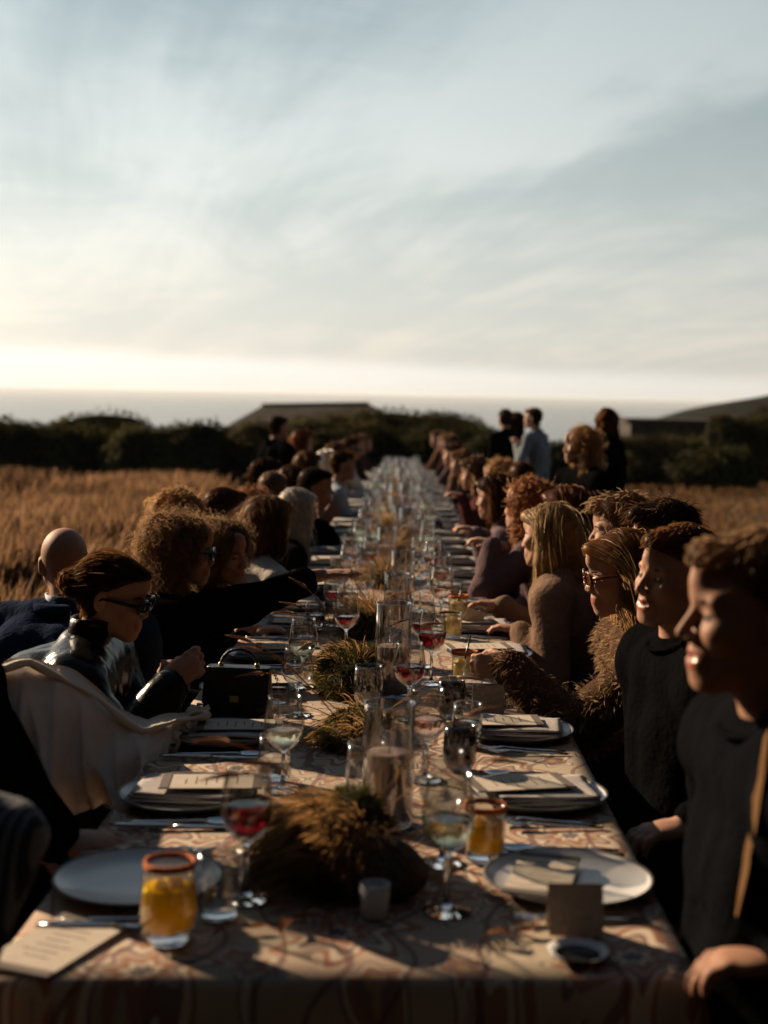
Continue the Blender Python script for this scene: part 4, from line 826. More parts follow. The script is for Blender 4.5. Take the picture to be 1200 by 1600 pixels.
def hair_mesh(style, seed, fem, length, res, ns, sl, width):
    k = (style, seed, fem, length, res, ns)
    if k in _hr: return _hr[k]
    lo, hi = np.array((-.20, -.23, -.24-length)), (.20, .15, .20); Fd = hair_f(grid(lo, hi, res), style, seed, fem, length); V, Q = surfnet(Fd, lo, res); V = relax(V, Q, 1, .4); Nn = normals(V, Q); sh_ = np.array(Fd.shape)
    def samp(P):
        q = (P-lo)/res; i = np.clip(np.floor(q).astype(int), 0, sh_-2); t = np.clip(q-i, 0, 1); r_ = 0
        for c in _CO.astype(int):
            w_ = np.prod(np.where(c == 1, t, 1-t), 1); r_ = r_+w_*Fd[i[:, 0]+c[0], i[:, 1]+c[1], i[:, 2]+c[2]]
        return r_
    def grad(P):
        g_ = np.stack([samp(P+d)-samp(P-d) for d in np.eye(3)*res], 1); return g_/(np.linalg.norm(g_, axis=1)[:, None]+1e-9)
    g = np.random.default_rng(seed+9); i = g.integers(0, len(V), ns); p = V[i]+g.normal(size=(ns, 3))*.0015; n = Nn[i].copy(); crown = np.array([0, -.035, .13]); K = 6 if style in ('curly', 'wavy', 'long', 'bob') else 5
    ln = sl*g.uniform(.45, 1.25, (ns, 1)); curl = {'curly': 1.5, 'wavy': .55, 'tousled': .5, 'short': .12}.get(style, .07); ph = g.uniform(0, 6.28, (ns, 1)); w = g.uniform(5, 9, (ns, 1))
    lift = {'curly': .55, 'tousled': .55, 'short': .16, 'crop': .25, 'bun': .0, 'long': .0, 'wavy': .06, 'bob': .0}[style]; fly = g.random((ns, 1)) < {'bun': .03, 'long': .07, 'bob': .07, 'wavy': .10, 'curly': .35, 'tousled': .4}.get(style, .1)
    dep = np.abs(g.normal(size=ns))*(.004 if style != 'short' else .002); path = [p]; c = p
    def flow(q):
        fl = q-crown; fl = fl/(np.linalg.norm(fl, axis=1)[:, None]+1e-9)
        if style == 'bun': fl = np.array([0, -.13, .004])-q; return fl/(np.linalg.norm(fl, axis=1)[:, None]+1e-9)
        if style in ('long', 'wavy', 'bob', 'curly'):
            top_ = np.clip((q[:, 2]-.03)/.06, 0, 1); fr = np.clip(q[:, 1]/.06, 0, 1); fl = np.stack([np.sign(q[:, 0]+1e-4)*(top_*1.0+fr*.9), -.25*top_-.9*fr, -1.0+.3*top_], 1)
        else: fl = fl*np.array([1, 1, .6])+np.array([0, -.1, -.35])
        return fl
    for s in range(K-1):
        fl = flow(c); fl = fl-n*(fl*n).sum(1)[:, None]; fl /= np.linalg.norm(fl, axis=1)[:, None]+1e-9; e1 = np.cross(fl, n)
        d = fl+n*np.where(fly, .30+lift, lift)+curl*(np.cos(ph+w*s/K)*e1+np.sin(ph+w*s/K)*n*.8); d /= np.linalg.norm(d, axis=1)[:, None]; c = c+d*ln/(K-1)
        n = grad(c)
        if style != 'curly':
            f_ = samp(c); c = np.where(fly, c, c-n*np.clip(f_-dep, -.03, .03)[:, None])
        path.append(c)
    P = np.stack(path, 1); fz = ((P[..., 1] > .040) & (P[..., 2] < .060) & (np.abs(P[..., 0]) < .072)).any(1); P = P[~fz]; ww = width*np.concatenate([np.ones(K-1), [.25]]); Vs, Qs = ribbon(P, ww); _hr[k] = (np.concatenate([V, Vs]), np.concatenate([Q, Qs+len(V)])); return _hr[k]
HAIRC = {'black': ((.010, .007, .005), (.05, .025, .012)), 'dark': ((.018, .010, .006), (.12, .055, .02)), 'brown': ((.024, .014, .009), (.20, .125, .068)), 'chestnut': ((.026, .015, .009), (.22, .13, .068)), 'auburn': ((.034, .016, .010), (.22, .105, .052)), 'red': ((.050, .022, .012), (.28, .135, .062)),
         'blonde': ((.17, .115, .065), (.55, .37, .20)), 'fair': ((.075, .042, .022), (.42, .24, .11)), 'grey': ((.30, .28, .255), (.55, .5, .44)), 'white': ((.55, .52, .47), (.7, .65, .58)), 'greybrown': ((.07, .055, .045), (.22, .15, .10))}
def hair_mat(c): return mat_thin('hair_'+c, HAIRC[c][0], tuple(q*min(2.3, .74/max(HAIRC[c][1])) for q in HAIRC[c][1]), .42, .10, .40, .45, 40)
SKIN = {'light': (.34, .185, .125), 'tan': (.27, .14, .09), 'dark': (.12, .06, .04)}
def skin_mat(s): return mat('skin_'+s, SKIN[s], .62, spec=.2, sss=.12, var=.10, vscale=35, bump=.12, bscale=350)
def mrot(y, p=0, t=0): return np.array(Matrix.Rotation(y, 3, 'Z') @ Matrix.Rotation(p, 3, 'X') @ Matrix.Rotation(t, 3, 'Y'))
def ik(a, t, l1, l2, pole):
    d = t-a; L = np.linalg.norm(d); Lm = min(L, (l1+l2)*.995); d = d/L; x = (l1*l1-l2*l2+Lm*Lm)/(2*Lm); h = math.sqrt(max(l1*l1-x*x, 0)); pl = pole-d*(pole@d); pl /= np.linalg.norm(pl)+1e-9; e = a+d*x+pl*h; return e, a+d*Lm
CH = {}
def chair_parts():
    W = WOOD; m = MB(); m.box((0, 0, .437), (.21, .20, .013)); CH['seat'] = [m.mesh('seat', [W], False)]; CH['leg'] = []
    for sx in (-1, 1):
        for sy in (-1, 1): m = MB(); m.tube([(sx*.185, sy*.17, .424), (sx*.20, sy*.19, -.03)], [.017, .014], 8); CH['leg'].append(m.mesh('leg', [W]))
    CH['back_post'] = []
    for sx in (-1, 1): m = MB(); m.tube([(sx*.185, -.18, .45), (sx*.18, -.205, .60), (sx*.17, -.225, .74)], [.016, .015, .013], 8); CH['back_post'].append(m.mesh('back_post', [W]))
    m = MB(); m.box((0, -.222, .70), (.17, .010, .035), np.array(Matrix.Rotation(R(8), 3, 'X'))); CH['back_rail'] = [m.mesh('back_rail', [W], False)]
chair_parts()
def chair(x, y, z, yaw, label):
    e = bpy.data.objects.new('chair', None); C.objects.link(e); e.location = (x, y, z); e.rotation_euler = (0, 0, yaw); e['label'] = label; e['category'] = 'chair'; e['group'] = 'wooden chairs along the table'
    for k, ms_ in CH.items():
        for m_ in ms_: link(k, m_, e)
def short_label(label):
    w = label.replace(',', '').split()[:12]
    while w[-1] in ('a', 'the', 'and', 'in', 'of', 'with', 'on', 'at', 'behind', 'to', 'whose', 'near', 'from', 'for', 'an', 'between'): w.pop()
    return 'wooden chair under the '+' '.join(w)
def person(label, head, Y, yaw, hyaw=None, hp=0, ht=0, fem=False, skin='light', hair=('short', 'dark'), top=(.02, .02, .022), tname='jacket', topkw=None, collar=True, legs=(.02, .02, .025), stand=False, hands=None, hs=1.0, hero=False, smile=False, hlen=.12, bulk=1.0, seed=None, chairlabel=None, shirt=None, lean=None, hnum=None, pants_mat=None, nochair=False, chair_yaw=None, send=.93):
    top = tuple(c*.4 for c in top) if max(top) < .03 else top; legs = tuple(c*.5 for c in legs) if max(legs) < .05 else legs
    sd = seed if seed is not None else abs(hash(label)) % 9973; sd = sum(ord(c)*(i+1) for i, c in enumerate(label)) % 9973 if seed is None else seed
    hs = hs*.90; H = np.array(at(head[0], head[1], Y)); yw = R(yaw); hy = R(hyaw if hyaw is not None else yaw); f = np.array([-math.sin(yw), math.cos(yw), 0]); r = np.array([math.cos(yw), math.sin(yw), 0]); up = np.array([0, 0, 1.]); Rh = mrot(hy, R(hp), R(ht))
    Nk = H+Rh@np.array([0, -.045, -.162])*hs; sw = (.165 if fem else .188)*bulk
    if stand: pel = Nk-f*.0+up*(-.53); 
    else:
        g0 = gz(H[0]-f[0]*.25, H[1]-f[1]*.25); pz = g0+.53; v = Nk[2]-pz; TL = .47; off = min(.21, math.sqrt(max(TL*TL-v*v, .0004))) if lean is None else lean; pel = np.array([Nk[0]-f[0]*off, Nk[1]-f[1]*off, pz])
    base = np.array([pel[0], pel[1], gz(pel[0], pel[1])]); e = bpy.data.objects.new('person', None); C.objects.link(e); e.location = base; e['label'] = label; e['category'] = 'person'
    H, Nk, pel = H-base, Nk-base, pel-base; sp = (Nk-pel)/np.linalg.norm(Nk-pel); ch = pel+(Nk-pel)*.62-f*.015; fe = .92 if fem else 1.0
    sh = [Nk-up*.062-sp*.01+r*sw*s+f*.01 for s in (-1, 1)]; hip = [pel+r*.095*s for s in (-1, 1)]
    # arms: index 0 = left hand side, 1 = right hand side of the person
    arms = []; hd = hands or {}
    for i, s in enumerate((-1, 1)):
        if i in hd: tgt = np.array(hd[i][0])-base; pole = np.array(hd[i][3]) if len(hd[i]) > 3 else (-up*1.0+r*s*.6-f*.2); pose = hd[i][1]; pn = np.array(hd[i][2]) if len(hd[i]) > 2 and hd[i][2] is not None else None
        elif stand: tgt = sh[i]-up*.44+r*s*.03+f*.14; pole = -f+r*s*.5; pose = 'relax'; pn = -r*s
        else: tgt = np.array([*(pel+f*.36+r*s*.07)[:2], .60]); pole = -up*.6+r*s*.9-f*.5; pose = 'relax'; pn = -up
        el, wr = ik(sh[i], tgt, .285*hs**.3, .255*hs**.3, pole); arms.append((el, wr, pose, pn if pn is not None else -up))
    if stand: kn = [h*np.array([1, 1, 0])+up*(pel[2]*.52)+f*.02 for h in hip]; an = [np.array([h[0], h[1], .09])-f*.01 for h in hip]
    else: kn = [h+f*.42+r*s*.03-up*.02 for h, s in zip(hip, (-1, 1))]; an = [np.array([k[0], k[1], .09])-f*.06 for k in kn]
    rs = ((.024, .0050, .0062, .0125) if Y < 4.4 else (.026, .0072, .0075, .0145)) if hero else ((.032, .0095, .009, .019) if Y < 9.5 else (.032, .012, .011, .024))
    b = fe*bulk
    def torso(o): return [('c', pel+r*.055*s, ch+r*.065*s, .105*b+o, .108*b+o) for s in (-1, 1)]+[('c', ch+r*.055*s, Nk-up*.09+r*.07*s-f*.01, .105*b+o, .078*b+o) for s in (-1, 1)]+[('c', sh[0], sh[1], .058*b+o, .058*b+o)]+[('c', Nk-up*.01-f*.012, sh[i], .048+o*.6, .052*b+o) for i in (0, 1)]
    def arm(i, o, end=1.0): el, wr = arms[i][:2]; return [('c', sh[i], el, .054*b+o, .043*b+o), ('c', el, el+(wr-el)*end, .043*b+o, .030+o)]
    def leg(i, o, shoe=True): return [('c', hip[i], kn[i], .085*b+o, .060+o), ('c', kn[i], an[i], .057+o, .040+o)]
    def foot(i): return [('c', an[i]-f*.03-up*.045, an[i]+f*.15-up*.055, .036, .030)]
    pr = torso(-.006)+arm(0, -.004)+arm(1, -.004)+leg(0, -.006)+leg(1, -.006)+foot(0)+foot(1)+[('c', Nk-up*.03, H+Rh@np.array([0, -.03, -.10])*hs, .045, .040)]
    V, Q = field(pr, rs[0], .03); VV = [V]; QQ = [Q]; n0 = len(V); FM = [np.zeros(len(Q), int)]
    hv, hq, hf = head_mesh(fem, smile, rs[1]); VV.append((hv*hs)@Rh.T+H); QQ.append(hq+n0); FM.append(hf); n0 += len(hv)
    for i in (0, 1):
        el, wr, pose, pn = arms[i]; yv = (wr-el)/np.linalg.norm(wr-el)
        if not stand and pose == 'relax': yv = yv*.35+f*.75-up*.12; yv /= np.linalg.norm(yv)
        if i in hd and len(hd[i]) > 4: yv = np.array(hd[i][4], float); yv /= np.linalg.norm(yv)
        zv = -(pn-yv*(pn@yv)); zv /= np.linalg.norm(zv)+1e-9; xv = np.cross(yv, zv); mir = 1 if i == 0 else -1
        v_, q_ = hand_mesh(pose, rs[2]); v2 = v_*np.array([mir, 1, 1])*hs**.5*(.92 if fem else 1); q2 = q_ if mir > 0 else q_[:, ::-1]; VV.append(v2@np.stack([xv, yv, zv])+wr); QQ.append(q2+n0); FM.append(np.zeros(len(q_), int)); n0 += len(v_)
    SHOE = mat('dark_shoe', (.02, .016, .012), .5); c = None
    link('body', mesh_np('body', np.concatenate(VV), np.concatenate(QQ), [skin_mat(skin), mat('lip_'+skin, tuple(np.array(SKIN[skin])*(.85, .5, .5)), .4), mat('eye', (.07, .055, .05), .45), mat('teeth', (.62, .58, .52), .3)], np.concatenate(FM)), e)
    # clothes
    kw = dict(rough=.9, spec=.0, var=.12, vscale=40, bump=.5, bscale=70); kw.update(topkw or {}); tm = topkw.get('mat') if topkw and 'mat' in topkw else mat('%s_%s' % (tname, '_'.join('%d' % (c*10000) for c in top)), top, **kw)
    thick = {'jacket': .020, 'coat': .024, 'fur_coat': .026, 'sweater': .016, 'shirt': .010, 'blouse': .009}[tname]
    pr = torso(thick)+arm(0, thick*.8, send)+arm(1, thick*.8, send)
    if tname in ('jacket', 'coat', 'fur_coat'): pr += [('c', pel+r*.06*s-sp*.05, pel+r*.06*s-sp*.02-(f*.0 if stand else -f*.10), .125*b, .12*b) for s in (-1, 1)]
    V, Q = field(pr, rs[3], .022); nm = normals(V, Q); fold = SN(sd, 10, (14, 45)); f2 = SN(sd+3, 8, (50, 110)); a = .0075 if tname != 'fur_coat' else .004
    P2 = V*np.array([1, 1, .55]); amp = a*(1 if hero else .8); V = V+nm*(amp*(np.abs(fold(P2))*1.6-.6)+.0022*f2(V))[:, None]; top_ob = link(tname, mesh_np(tname, V, Q, [tm]), e); tV, tQ = V, Q
    pr = leg(0, .012)+leg(1, .012)+[('c', hip[0], hip[1], .112*b, .112*b), ('c', pel, pel+(ch-pel)*.35, .115*b, .11*b)]; V, Q = field(pr, max(rs[3]*1.25, .038), .03); nm = normals(V, Q); V = V+nm*(.005*np.abs(fold(V)))[:, None]
    link('trousers', mesh_np('trousers', V, Q, [pants_mat or mat('trousers_%s' % '_'.join('%d' % (c*10000) for c in legs), legs, .85, spec=0, var=.15, vscale=60, bump=.4)]), e)
    pr = foot(0)+foot(1); V, Q = field([(p[0], p[1], p[2], p[3]+.012, p[4]+.012) for p in pr], .028, .02); V[:, 2] = np.maximum(V[:, 2], .0); link('shoes', mesh_np('shoes', V, Q, [SHOE]), e)
    hx = H+Rh@np.array([0, -.03, -.10])*hs-Nk; hx /= np.linalg.norm(hx)
    def band(nm_, m_, rad, hb, hf, flare, thick_=.004, drop=.03, roll=.0):
        n = 30; rows = []
        prof = [(0, -drop), (0, .3), (flare*.5, .75), (flare, 1.0)]+([(flare+.012, .85), (flare+.020, .35)] if roll else [])
        for (ro, hh) in prof:
            row = []
            for k in range(n):
                t = 2*math.pi*k/n; fr = max(0, math.sin(t)); hgt = hb+(hf-hb)*fr**1.5; q = r*math.cos(t)*(rad+ro)+f*math.sin(t)*(rad*.98+ro)
                row.append(Nk+q-f*.010-up*.012+hx*(hh*hgt if hh >= 0 else -drop))
            rows.append(row)
        Vc = np.array(rows).reshape(-1, 3); K = len(rows); ctr = Nk+hx*.03; inn = Vc+((ctr-Vc)-((ctr-Vc)@hx)[:, None]*hx)*(thick_/rad); i, j = np.meshgrid(np.arange(K-1), np.arange(n), indexing='ij'); a = (i*n+j).ravel(); b_ = (i*n+(j+1) % n).ravel(); Qc = np.stack([a, b_, b_+n, a+n], 1); m2 = len(Vc); e_ = (K-1)*n+np.arange(n); e2 = (K-1)*n+(np.arange(n)+1) % n
        link(nm_, mesh_np(nm_, np.concatenate([Vc, inn]), np.concatenate([Qc, Qc[:, ::-1]+m2, np.stack([e_, e2, e2+m2, e_+m2], 1)]), [m_]), e)
    if collar: band('collar', tm, (.058 if fem else .070)*hs+thick*.4, collar if collar > 1e-3 and collar is not True else .045, .004 if collar is True else collar*.8, .012, .006, .035, roll=1 if tname in ('jacket', 'coat') and collar is True else 0)
    if shirt: band('shirt_collar', mat('shirt_%s' % '_'.join('%d' % (c*10000) for c in shirt), shirt, .8), .061*hs, .066, .022, .004, .003, .03)
    if False:
        ax_ = up; pr = [('c', Nk+(r*math.cos(t)*.050+f*math.sin(t)*.050)-up*.02, Nk+(r*math.cos(t)*.052+f*math.sin(t)*.052)*1.02+up*(.062 if math.sin(t) < .4 else .025), .010, .006) for t in np.linspace(0, 6.28, 17)[:-1]]
        V, Q = field(pr, min(rs[3], .010)*.7, .01); link('shirt_collar', mesh_np('shirt_collar', V, Q, [mat('shirt_%s' % '_'.join('%d' % (c*10000) for c in shirt), shirt, .8)]), e)
    # hair
    if hair:
        st, hc = hair; ns = hnum or ({'curly': 5500, 'wavy': 5000, 'long': 5000}.get(st, 3200) if hero else ({'curly': 1500, 'wavy': 1300, 'long': 1300}.get(st, 900) if Y < 9.5 else 450))
        sl_ = {'curly': .085, 'wavy': .15, 'long': .20, 'bob': .12, 'short': .015, 'crop': .010, 'tousled': .045, 'bun': .09}[st]; wd = .00055 if hero else (.0011 if Y < 9.5 else .0025); long_ = st in ('curly', 'wavy', 'long')
        V, Q = hair_mesh(st, (sd % 3 if not hero else sd), fem, hlen if long_ else .0, .010 if hero else (.014 if Y < 9.5 else .018), ns, sl_, wd); link('hair', mesh_np('hair', (V*hs)@Rh.T+H, Q, [hair_mat(hc)]), e)
        if hero and not fem or st == 'crop': pass
        if Y < 9:
            m = MB()
            for s in (-1, 1): m.tube([Rh@np.array([s*x, y, z])*hs+H for x, y, z in ((.016, .0925, .017), (.032, .090, .0225), (.048, .078, .018))], [.0022, .0026, .0012], 6)
            link('eyebrows', m.mesh('eyebrows', [hair_mat('dark' if hc in ('blonde', 'fair', 'grey', 'white') else hc)]), e)
    if not stand and not nochair:
        cx, cyy = pel[0]+base[0]+f[0]*.0, pel[1]+base[1]; chair(cx, cyy, base[2]-.0, yw if chair_yaw is None else R(chair_yaw), chairlabel or short_label(label))
    return dict(e=e, H=H, Rh=Rh, base=base, hs=hs, f=f, r=r, sh=sh, pel=pel, Nk=Nk, ch=ch, arms=arms, top=(tV, tQ), up=up, sp=sp)
def glasses(p, kind='dark'):
    """worn on the face: two rims with lenses, bridge and temples"""
    FR = mat('black_acetate', (.008, .008, .008), .12) if kind == 'dark' else mat('tortoise_acetate', (.10, .03, .008), .22); LN = mat('dark_lens', (.004, .004, .004), .08, spec=.15) if kind == 'dark' else mat('amber_lens', (.07, .025, .01), .05, trans=.3)
    if kind == 'wire': FR = mat('gold_wire', (.6, .36, .12), .25, metal=1); LN = mat_glass('spectacle_lens')
    g = bpy.data.objects.new('sunglasses' if kind != 'wire' else 'glasses', None); C.objects.link(g); g.parent = p['e']; tr = lambda q: p['Rh']@np.array(q)*p['hs']+p['H']
    rx, rz = (.033, .0185) if kind == 'dark' else ((.027, .024) if kind == 'tort' else (.022, .020)); th = .0048 if kind == 'dark' else (.0042 if kind == 'tort' else .0010)
    for s in (-1, 1):
        t = np.linspace(0, 2*math.pi, 25); m = MB(); pts = [(s*(.034+rx*math.cos(a)+(.004 if kind == 'dark' and math.sin(a) > 0 and math.cos(a) > .3 else 0)), .110-.18*max(0, .012+rx*math.cos(a))*.8, -.001+rz*math.sin(a)) for a in t]; m.tube([tr(q) for q in pts], th*.8, 6); link('rim', m.mesh('rim', [FR]), g)
        m = MB(); V = [tr((s*.034, .108, -.001))]+[tr(q) for q in pts[:-1]]; m.add(V, T=[(0, 1+i, 1+(i+1) % 24) for i in range(24)]); link('lens', m.mesh('lens', [LN]), g)
        m = MB(); m.tube([tr((s*.066, .098, .006)), tr((s*.076, .07, .007)), tr((s*.083, .0, .007)), tr((s*.084, -.02, -.008))], [th*1.3, th*1.1, th*.8, th*.6], 6); link('temple', m.mesh('temple', [FR]), g)
    m = MB(); m.tube([tr((-.010, .112, .003)), tr((0, .115, .005)), tr((.010, .112, .003))], th*.8, 6); link('bridge', m.mesh('bridge', [FR]), g)
# ---------------------------------------------------------------- the guests: nearest first
A3 = lambda px, py, Y: np.array(at(px, py, Y))
# ---- right side
p = person('man in profile at the right edge in a dark jacket with tan lining', (1183, 962), 2.02, 92, 93, 2, 0, False, 'tan', ('short', 'brown'), (.012, .013, .016), 'jacket', hands={0: (A3(1235, 1500, 1.84), 'relax', (0, 0, -1), (.3, -.6, -.7)), 1: (A3(1175, 1440, 2.2), 'relax', (0, 0, -1))}, hero=True, smile=True, hs=1.06, shirt=(.02, .028, .045), collar=True, legs=(.02, .022, .03), bulk=1.12, hnum=4500)
from mathutils.bvhtree import BVHTree
def onto(p, P):
    V, Q = p['top']; bv = BVHTree.FromPolygons([Vector(v) for v in V+p['base']], Q.tolist()); o = Vector((0, 0, CZ)); R_ = []
    for q in P:
        d = (Vector(q)-o).normalized(); h = bv.ray_cast(o, d)[0]
        if h is None: h = bv.find_nearest(Vector(q))[0]
        R_.append(np.array(h-d*.004))
    return np.array(R_)
def panel(p, name, pts, w, m_, off=.006):
    """a strip of cloth lying on the chest along pts"""
    P = np.array(pts); P = onto(p, P); d = np.gradient(P, axis=0); s = np.cross(d, np.array([-1., 0, .2])); s /= np.linalg.norm(s, axis=1)[:, None]; w = np.asarray(w)[:, None] if not np.isscalar(w) else w
    A = P-s*w; B = P+s*w; M_ = P+np.array([-.002, -.002, .001]); V = np.concatenate([A, M_, B, A+[.006, 0, 0], B+[.006, 0, 0]]); n = len(P); q = np.arange(n-1)
    Q = np.concatenate([np.stack([q+k*n, q+1+k*n, q+1+(k+1)*n, q+(k+1)*n], 1) for k in (0, 1)]+[np.stack([q, q+1, q+1+3*n, q+3*n], 1), np.stack([q+2*n, q+1+2*n, q+1+4*n, q+4*n], 1), np.stack([q+3*n, q+1+3*n, q+1+4*n, q+4*n], 1)])
    return link(name, mesh_np(name, V-p['base'], Q, [m_]), p['e'])
TAN = mat('tan_lining', (.10, .056, .028), .9, spec=0, var=.15, vscale=40, bump=.5); NAVY = mat('navy_shirt_cloth', (.008, .012, .02), .85, spec=0, bump=.4, bscale=90)
def curve(pxs, Y0, Y1): 
    n = len(pxs); return [A3(a, b, Y0+(Y1-Y0)*i/(n-1)) for i, (a, b) in enumerate(pxs)]
panel(p, 'tan_lapel', curve([(1196, 1150), (1190, 1190), (1184, 1230), (1178, 1270), (1171, 1310), (1164, 1350), (1157, 1390), (1150, 1430)], 1.88, 1.90), [.018, .024, .026, .026, .024, .020, .014, .006], TAN)
p = person('laughing man in a black bomber jacket beside the woman in fur', (1058, 903), 3.12, 100, 118, 4, -4, False, 'light', ('short', 'dark'), (.010, .010, .011), 'jacket', dict(rough=.75), hero=True, smile=True, hs=1.0, bulk=1.0, legs=(.012, .012, .014), hands={0: (A3(1075, 1290, 2.75), 'relax', (0, 0, -1)), 1: (A3(1030, 1290, 3.1), 'relax', (0, 0, -1))})
FURM = mat_thin('shaggy_fur', (.21, .135, .08), (.48, .31, .18), .4, .05, .5, .35, 25)
p = person('woman in a shaggy tan fur coat and tortoiseshell sunglasses reaching for a drink', (972, 897), 3.70, 93, 93, -8, 0, True, 'light', ('long', 'fair'), (.060, .036, .022), 'fur_coat', dict(rough=1.0), hero=True, hlen=.17, hs=.97, hands={0: (A3(792, 1040, 3.72), 'grip', (0, .9, -.3), (.2, -.3, -1), (-1, .12, -.05)), 1: (A3(930, 1150, 3.9), 'relax', (0, 0, -1))}, legs=(.02, .02, .02), bulk=1.08, seed=401)
glasses(p, 'tort')
def fur(p, n, L, m_, seed, w=.0009):
    V, Q = p['top']; g = np.random.default_rng(seed); Nn = normals(V, Q); i = g.integers(0, len(V), n); cl = SN(seed, 14, (90, 260)); c2 = SN(seed+1, 14, (90, 260)); c3 = SN(seed+2, 14, (90, 260)); q = V[i]; nm = Nn[i]; k = np.stack([cl(q), c2(q), c3(q)], 1)*.9; ln = L*g.uniform(.5, 1.3, (n, 1)); P = []
    for t in (0, .5, 1): P.append(q-nm*.003+(nm*.6+k*.8+np.array([0, 0, -.35])*t)*ln*t+g.normal(size=(n, 3))*.0012*t)
    Vr, Qr = ribbon(np.stack(P, 1), np.array([w, w, w*.3])); link('fur', mesh_np('fur', Vr, Qr, [m_]), p['e'])
fur(p, 46000, .026, FURM, 77, .0005)
person('long-haired blonde woman in a beige coat with wind-blown hair on the right side', (856, 838), 5.0, 78, 62, -6, 6, True, 'light', ('long', 'blonde'), (.16, .105, .075), 'coat', dict(rough=.95), hero=True, hlen=.22, hs=.97, hands={0: (A3(812, 985, 4.85), 'relax', (0, 0, -1)), 1: (A3(780, 945, 5.3), 'relax', (0, 0, -1))}, bulk=1.05)
person('short curly-haired man in a navy jacket half hidden behind the woman in fur', (970, 832), 4.75, 85, 75, 0, 0, False, 'light', ('tousled', 'brown'), (.016, .022, .04), 'jacket', legs=(.02, .02, .03), shirt=(.45, .5, .6))
person('spiky dark-haired guest whose hair tops show between the fur coat and the laughing man', (1036, 850), 4.3, 92, 100, 0, 0, False, 'light', ('tousled', 'black'), (.02, .02, .02), 'jacket')
person('auburn-haired guest just behind the blonde woman on the right', (884, 806), 5.9, 88, 70, 0, 0, True, 'light', ('bob', 'auburn'), (.03, .02, .02), 'sweater')
person('woman with big copper curls between the blonde woman and the dark bob', (822, 792), 6.3, 80, 60, 0, 5, True, 'light', ('curly', 'red'), (.11, .075, .08), 'coat', hlen=.10, hands={0: (A3(770, 850, 6.1), 'relax', (0, 0, -1))})
person('woman with a dark rounded bob on the right, holding a pale mauve sleeve up', (774, 778), 7.3, 85, 75, -5, 0, True, 'light', ('bob', 'dark'), (.14, .10, .11), 'sweater', hands={0: (A3(745, 830, 7.0), 'relax', (0, 0, -1))})
person('man with cropped hair seen from behind on the right, near the standing couple', (813, 752), 8.2, 60, 20, 0, 0, False, 'light', ('crop', 'dark'), (.02, .018, .018), 'jacket')
person('guest with loose light curls behind the dark bob on the right', (778, 748), 9.2, 85, 80, 0, 0, True, 'light', ('curly', 'fair'), (.05, .035, .03), 'sweater', hlen=.02)
person('woman with long brown hair lit at the brow, midway down the right side', (742, 742), 9.9, 88, 85, -4, 0, True, 'light', ('wavy', 'brown'), (.07, .025, .025), 'sweater', hlen=.12, hands={0: (A3(722, 775, 9.6), 'relax', (0, 0, -1))})
person('blonde woman in a dark top beyond the long brown-haired woman', (722, 724), 11.6, 88, 90, -3, 0, True, 'light', ('long', 'fair'), (.02, .02, .025), 'sweater', hlen=.18)
person('guest with dark hair leaning in, right side past the blonde in the dark top', (709, 712), 13.2, 88, 80, 0, 0, True, 'light', ('bob', 'dark'), (.10, .06, .05), 'sweater')
person('man with a sunlit face near the far end of the right side', (704, 697), 15.5, 88, 95, 0, 0, False, 'light', ('short', 'brown'), (.08, .06, .06), 'shirt')
person('guest with curly brown hair second from the far end of the right side', (696, 692), 17.6, 88, 100, 0, 0, True, 'light', ('curly', 'brown'), (.03, .02, .02), 'sweater', hlen=.02)
person('tall man at the far end of the right side', (684, 686), 19.3, 88, 95, 0, 0, False, 'light', ('short', 'brown'), (.09, .05, .03), 'jacket')
# ---- standing guests
person('standing woman with long loose curls in a black coat behind the right row', (905, 698), 8.9, 115, 100, 0, 4, True, 'light', ('curly', 'fair'), (.010, .010, .011), 'coat', stand=True, hlen=.16, bulk=1.1, legs=(.012, .012, .014))
person('standing woman in black with dark hair behind the curly-haired standing woman', (948, 660), 12.6, 60, 10, 0, 0, True, 'light', ('wavy', 'dark'), (.010, .010, .011), 'coat', stand=True, hlen=.10, bulk=1.15)
person('standing person in a black top and pale trousers, left of the standing couple group', (789, 655), 16.0, 50, 20, 0, 0, False, 'tan', ('short', 'black'), (.012, .012, .013), 'sweater', stand=True, legs=(.35, .32, .30))
person('standing dark-haired woman tucked between the black top and the pale blue shirt', (806, 660), 16.6, -20, 30, 0, 0, True, 'tan', ('bob', 'black'), (.012, .012, .013), 'sweater', stand=True, legs=(.3, .28, .27))
person('standing man in a pale blue shirt turned to the standing group', (833, 654), 15.4, 62, 70, 0, 0, False, 'light', ('short', 'dark'), (.19, .21, .23), 'shirt', stand=True, legs=(.05, .06, .09), hands={0: (A3(806, 695, 15.3), 'relax', (0, 0, -1))})
person('standing man in black behind the left row, seen from the side', (436, 669), 13.6, -55, -60, 0, 0, False, 'tan', ('short', 'black'), (.012, .012, .013), 'jacket', stand=True, bulk=1.1, legs=(.015, .015, .018))
person('standing woman with red hair next to the standing man on the left', (474, 690), 13.9, -70, -60, 0, 0, True, 'light', ('wavy', 'auburn'), (.014, .012, .012), 'coat', stand=True, hlen=.14)
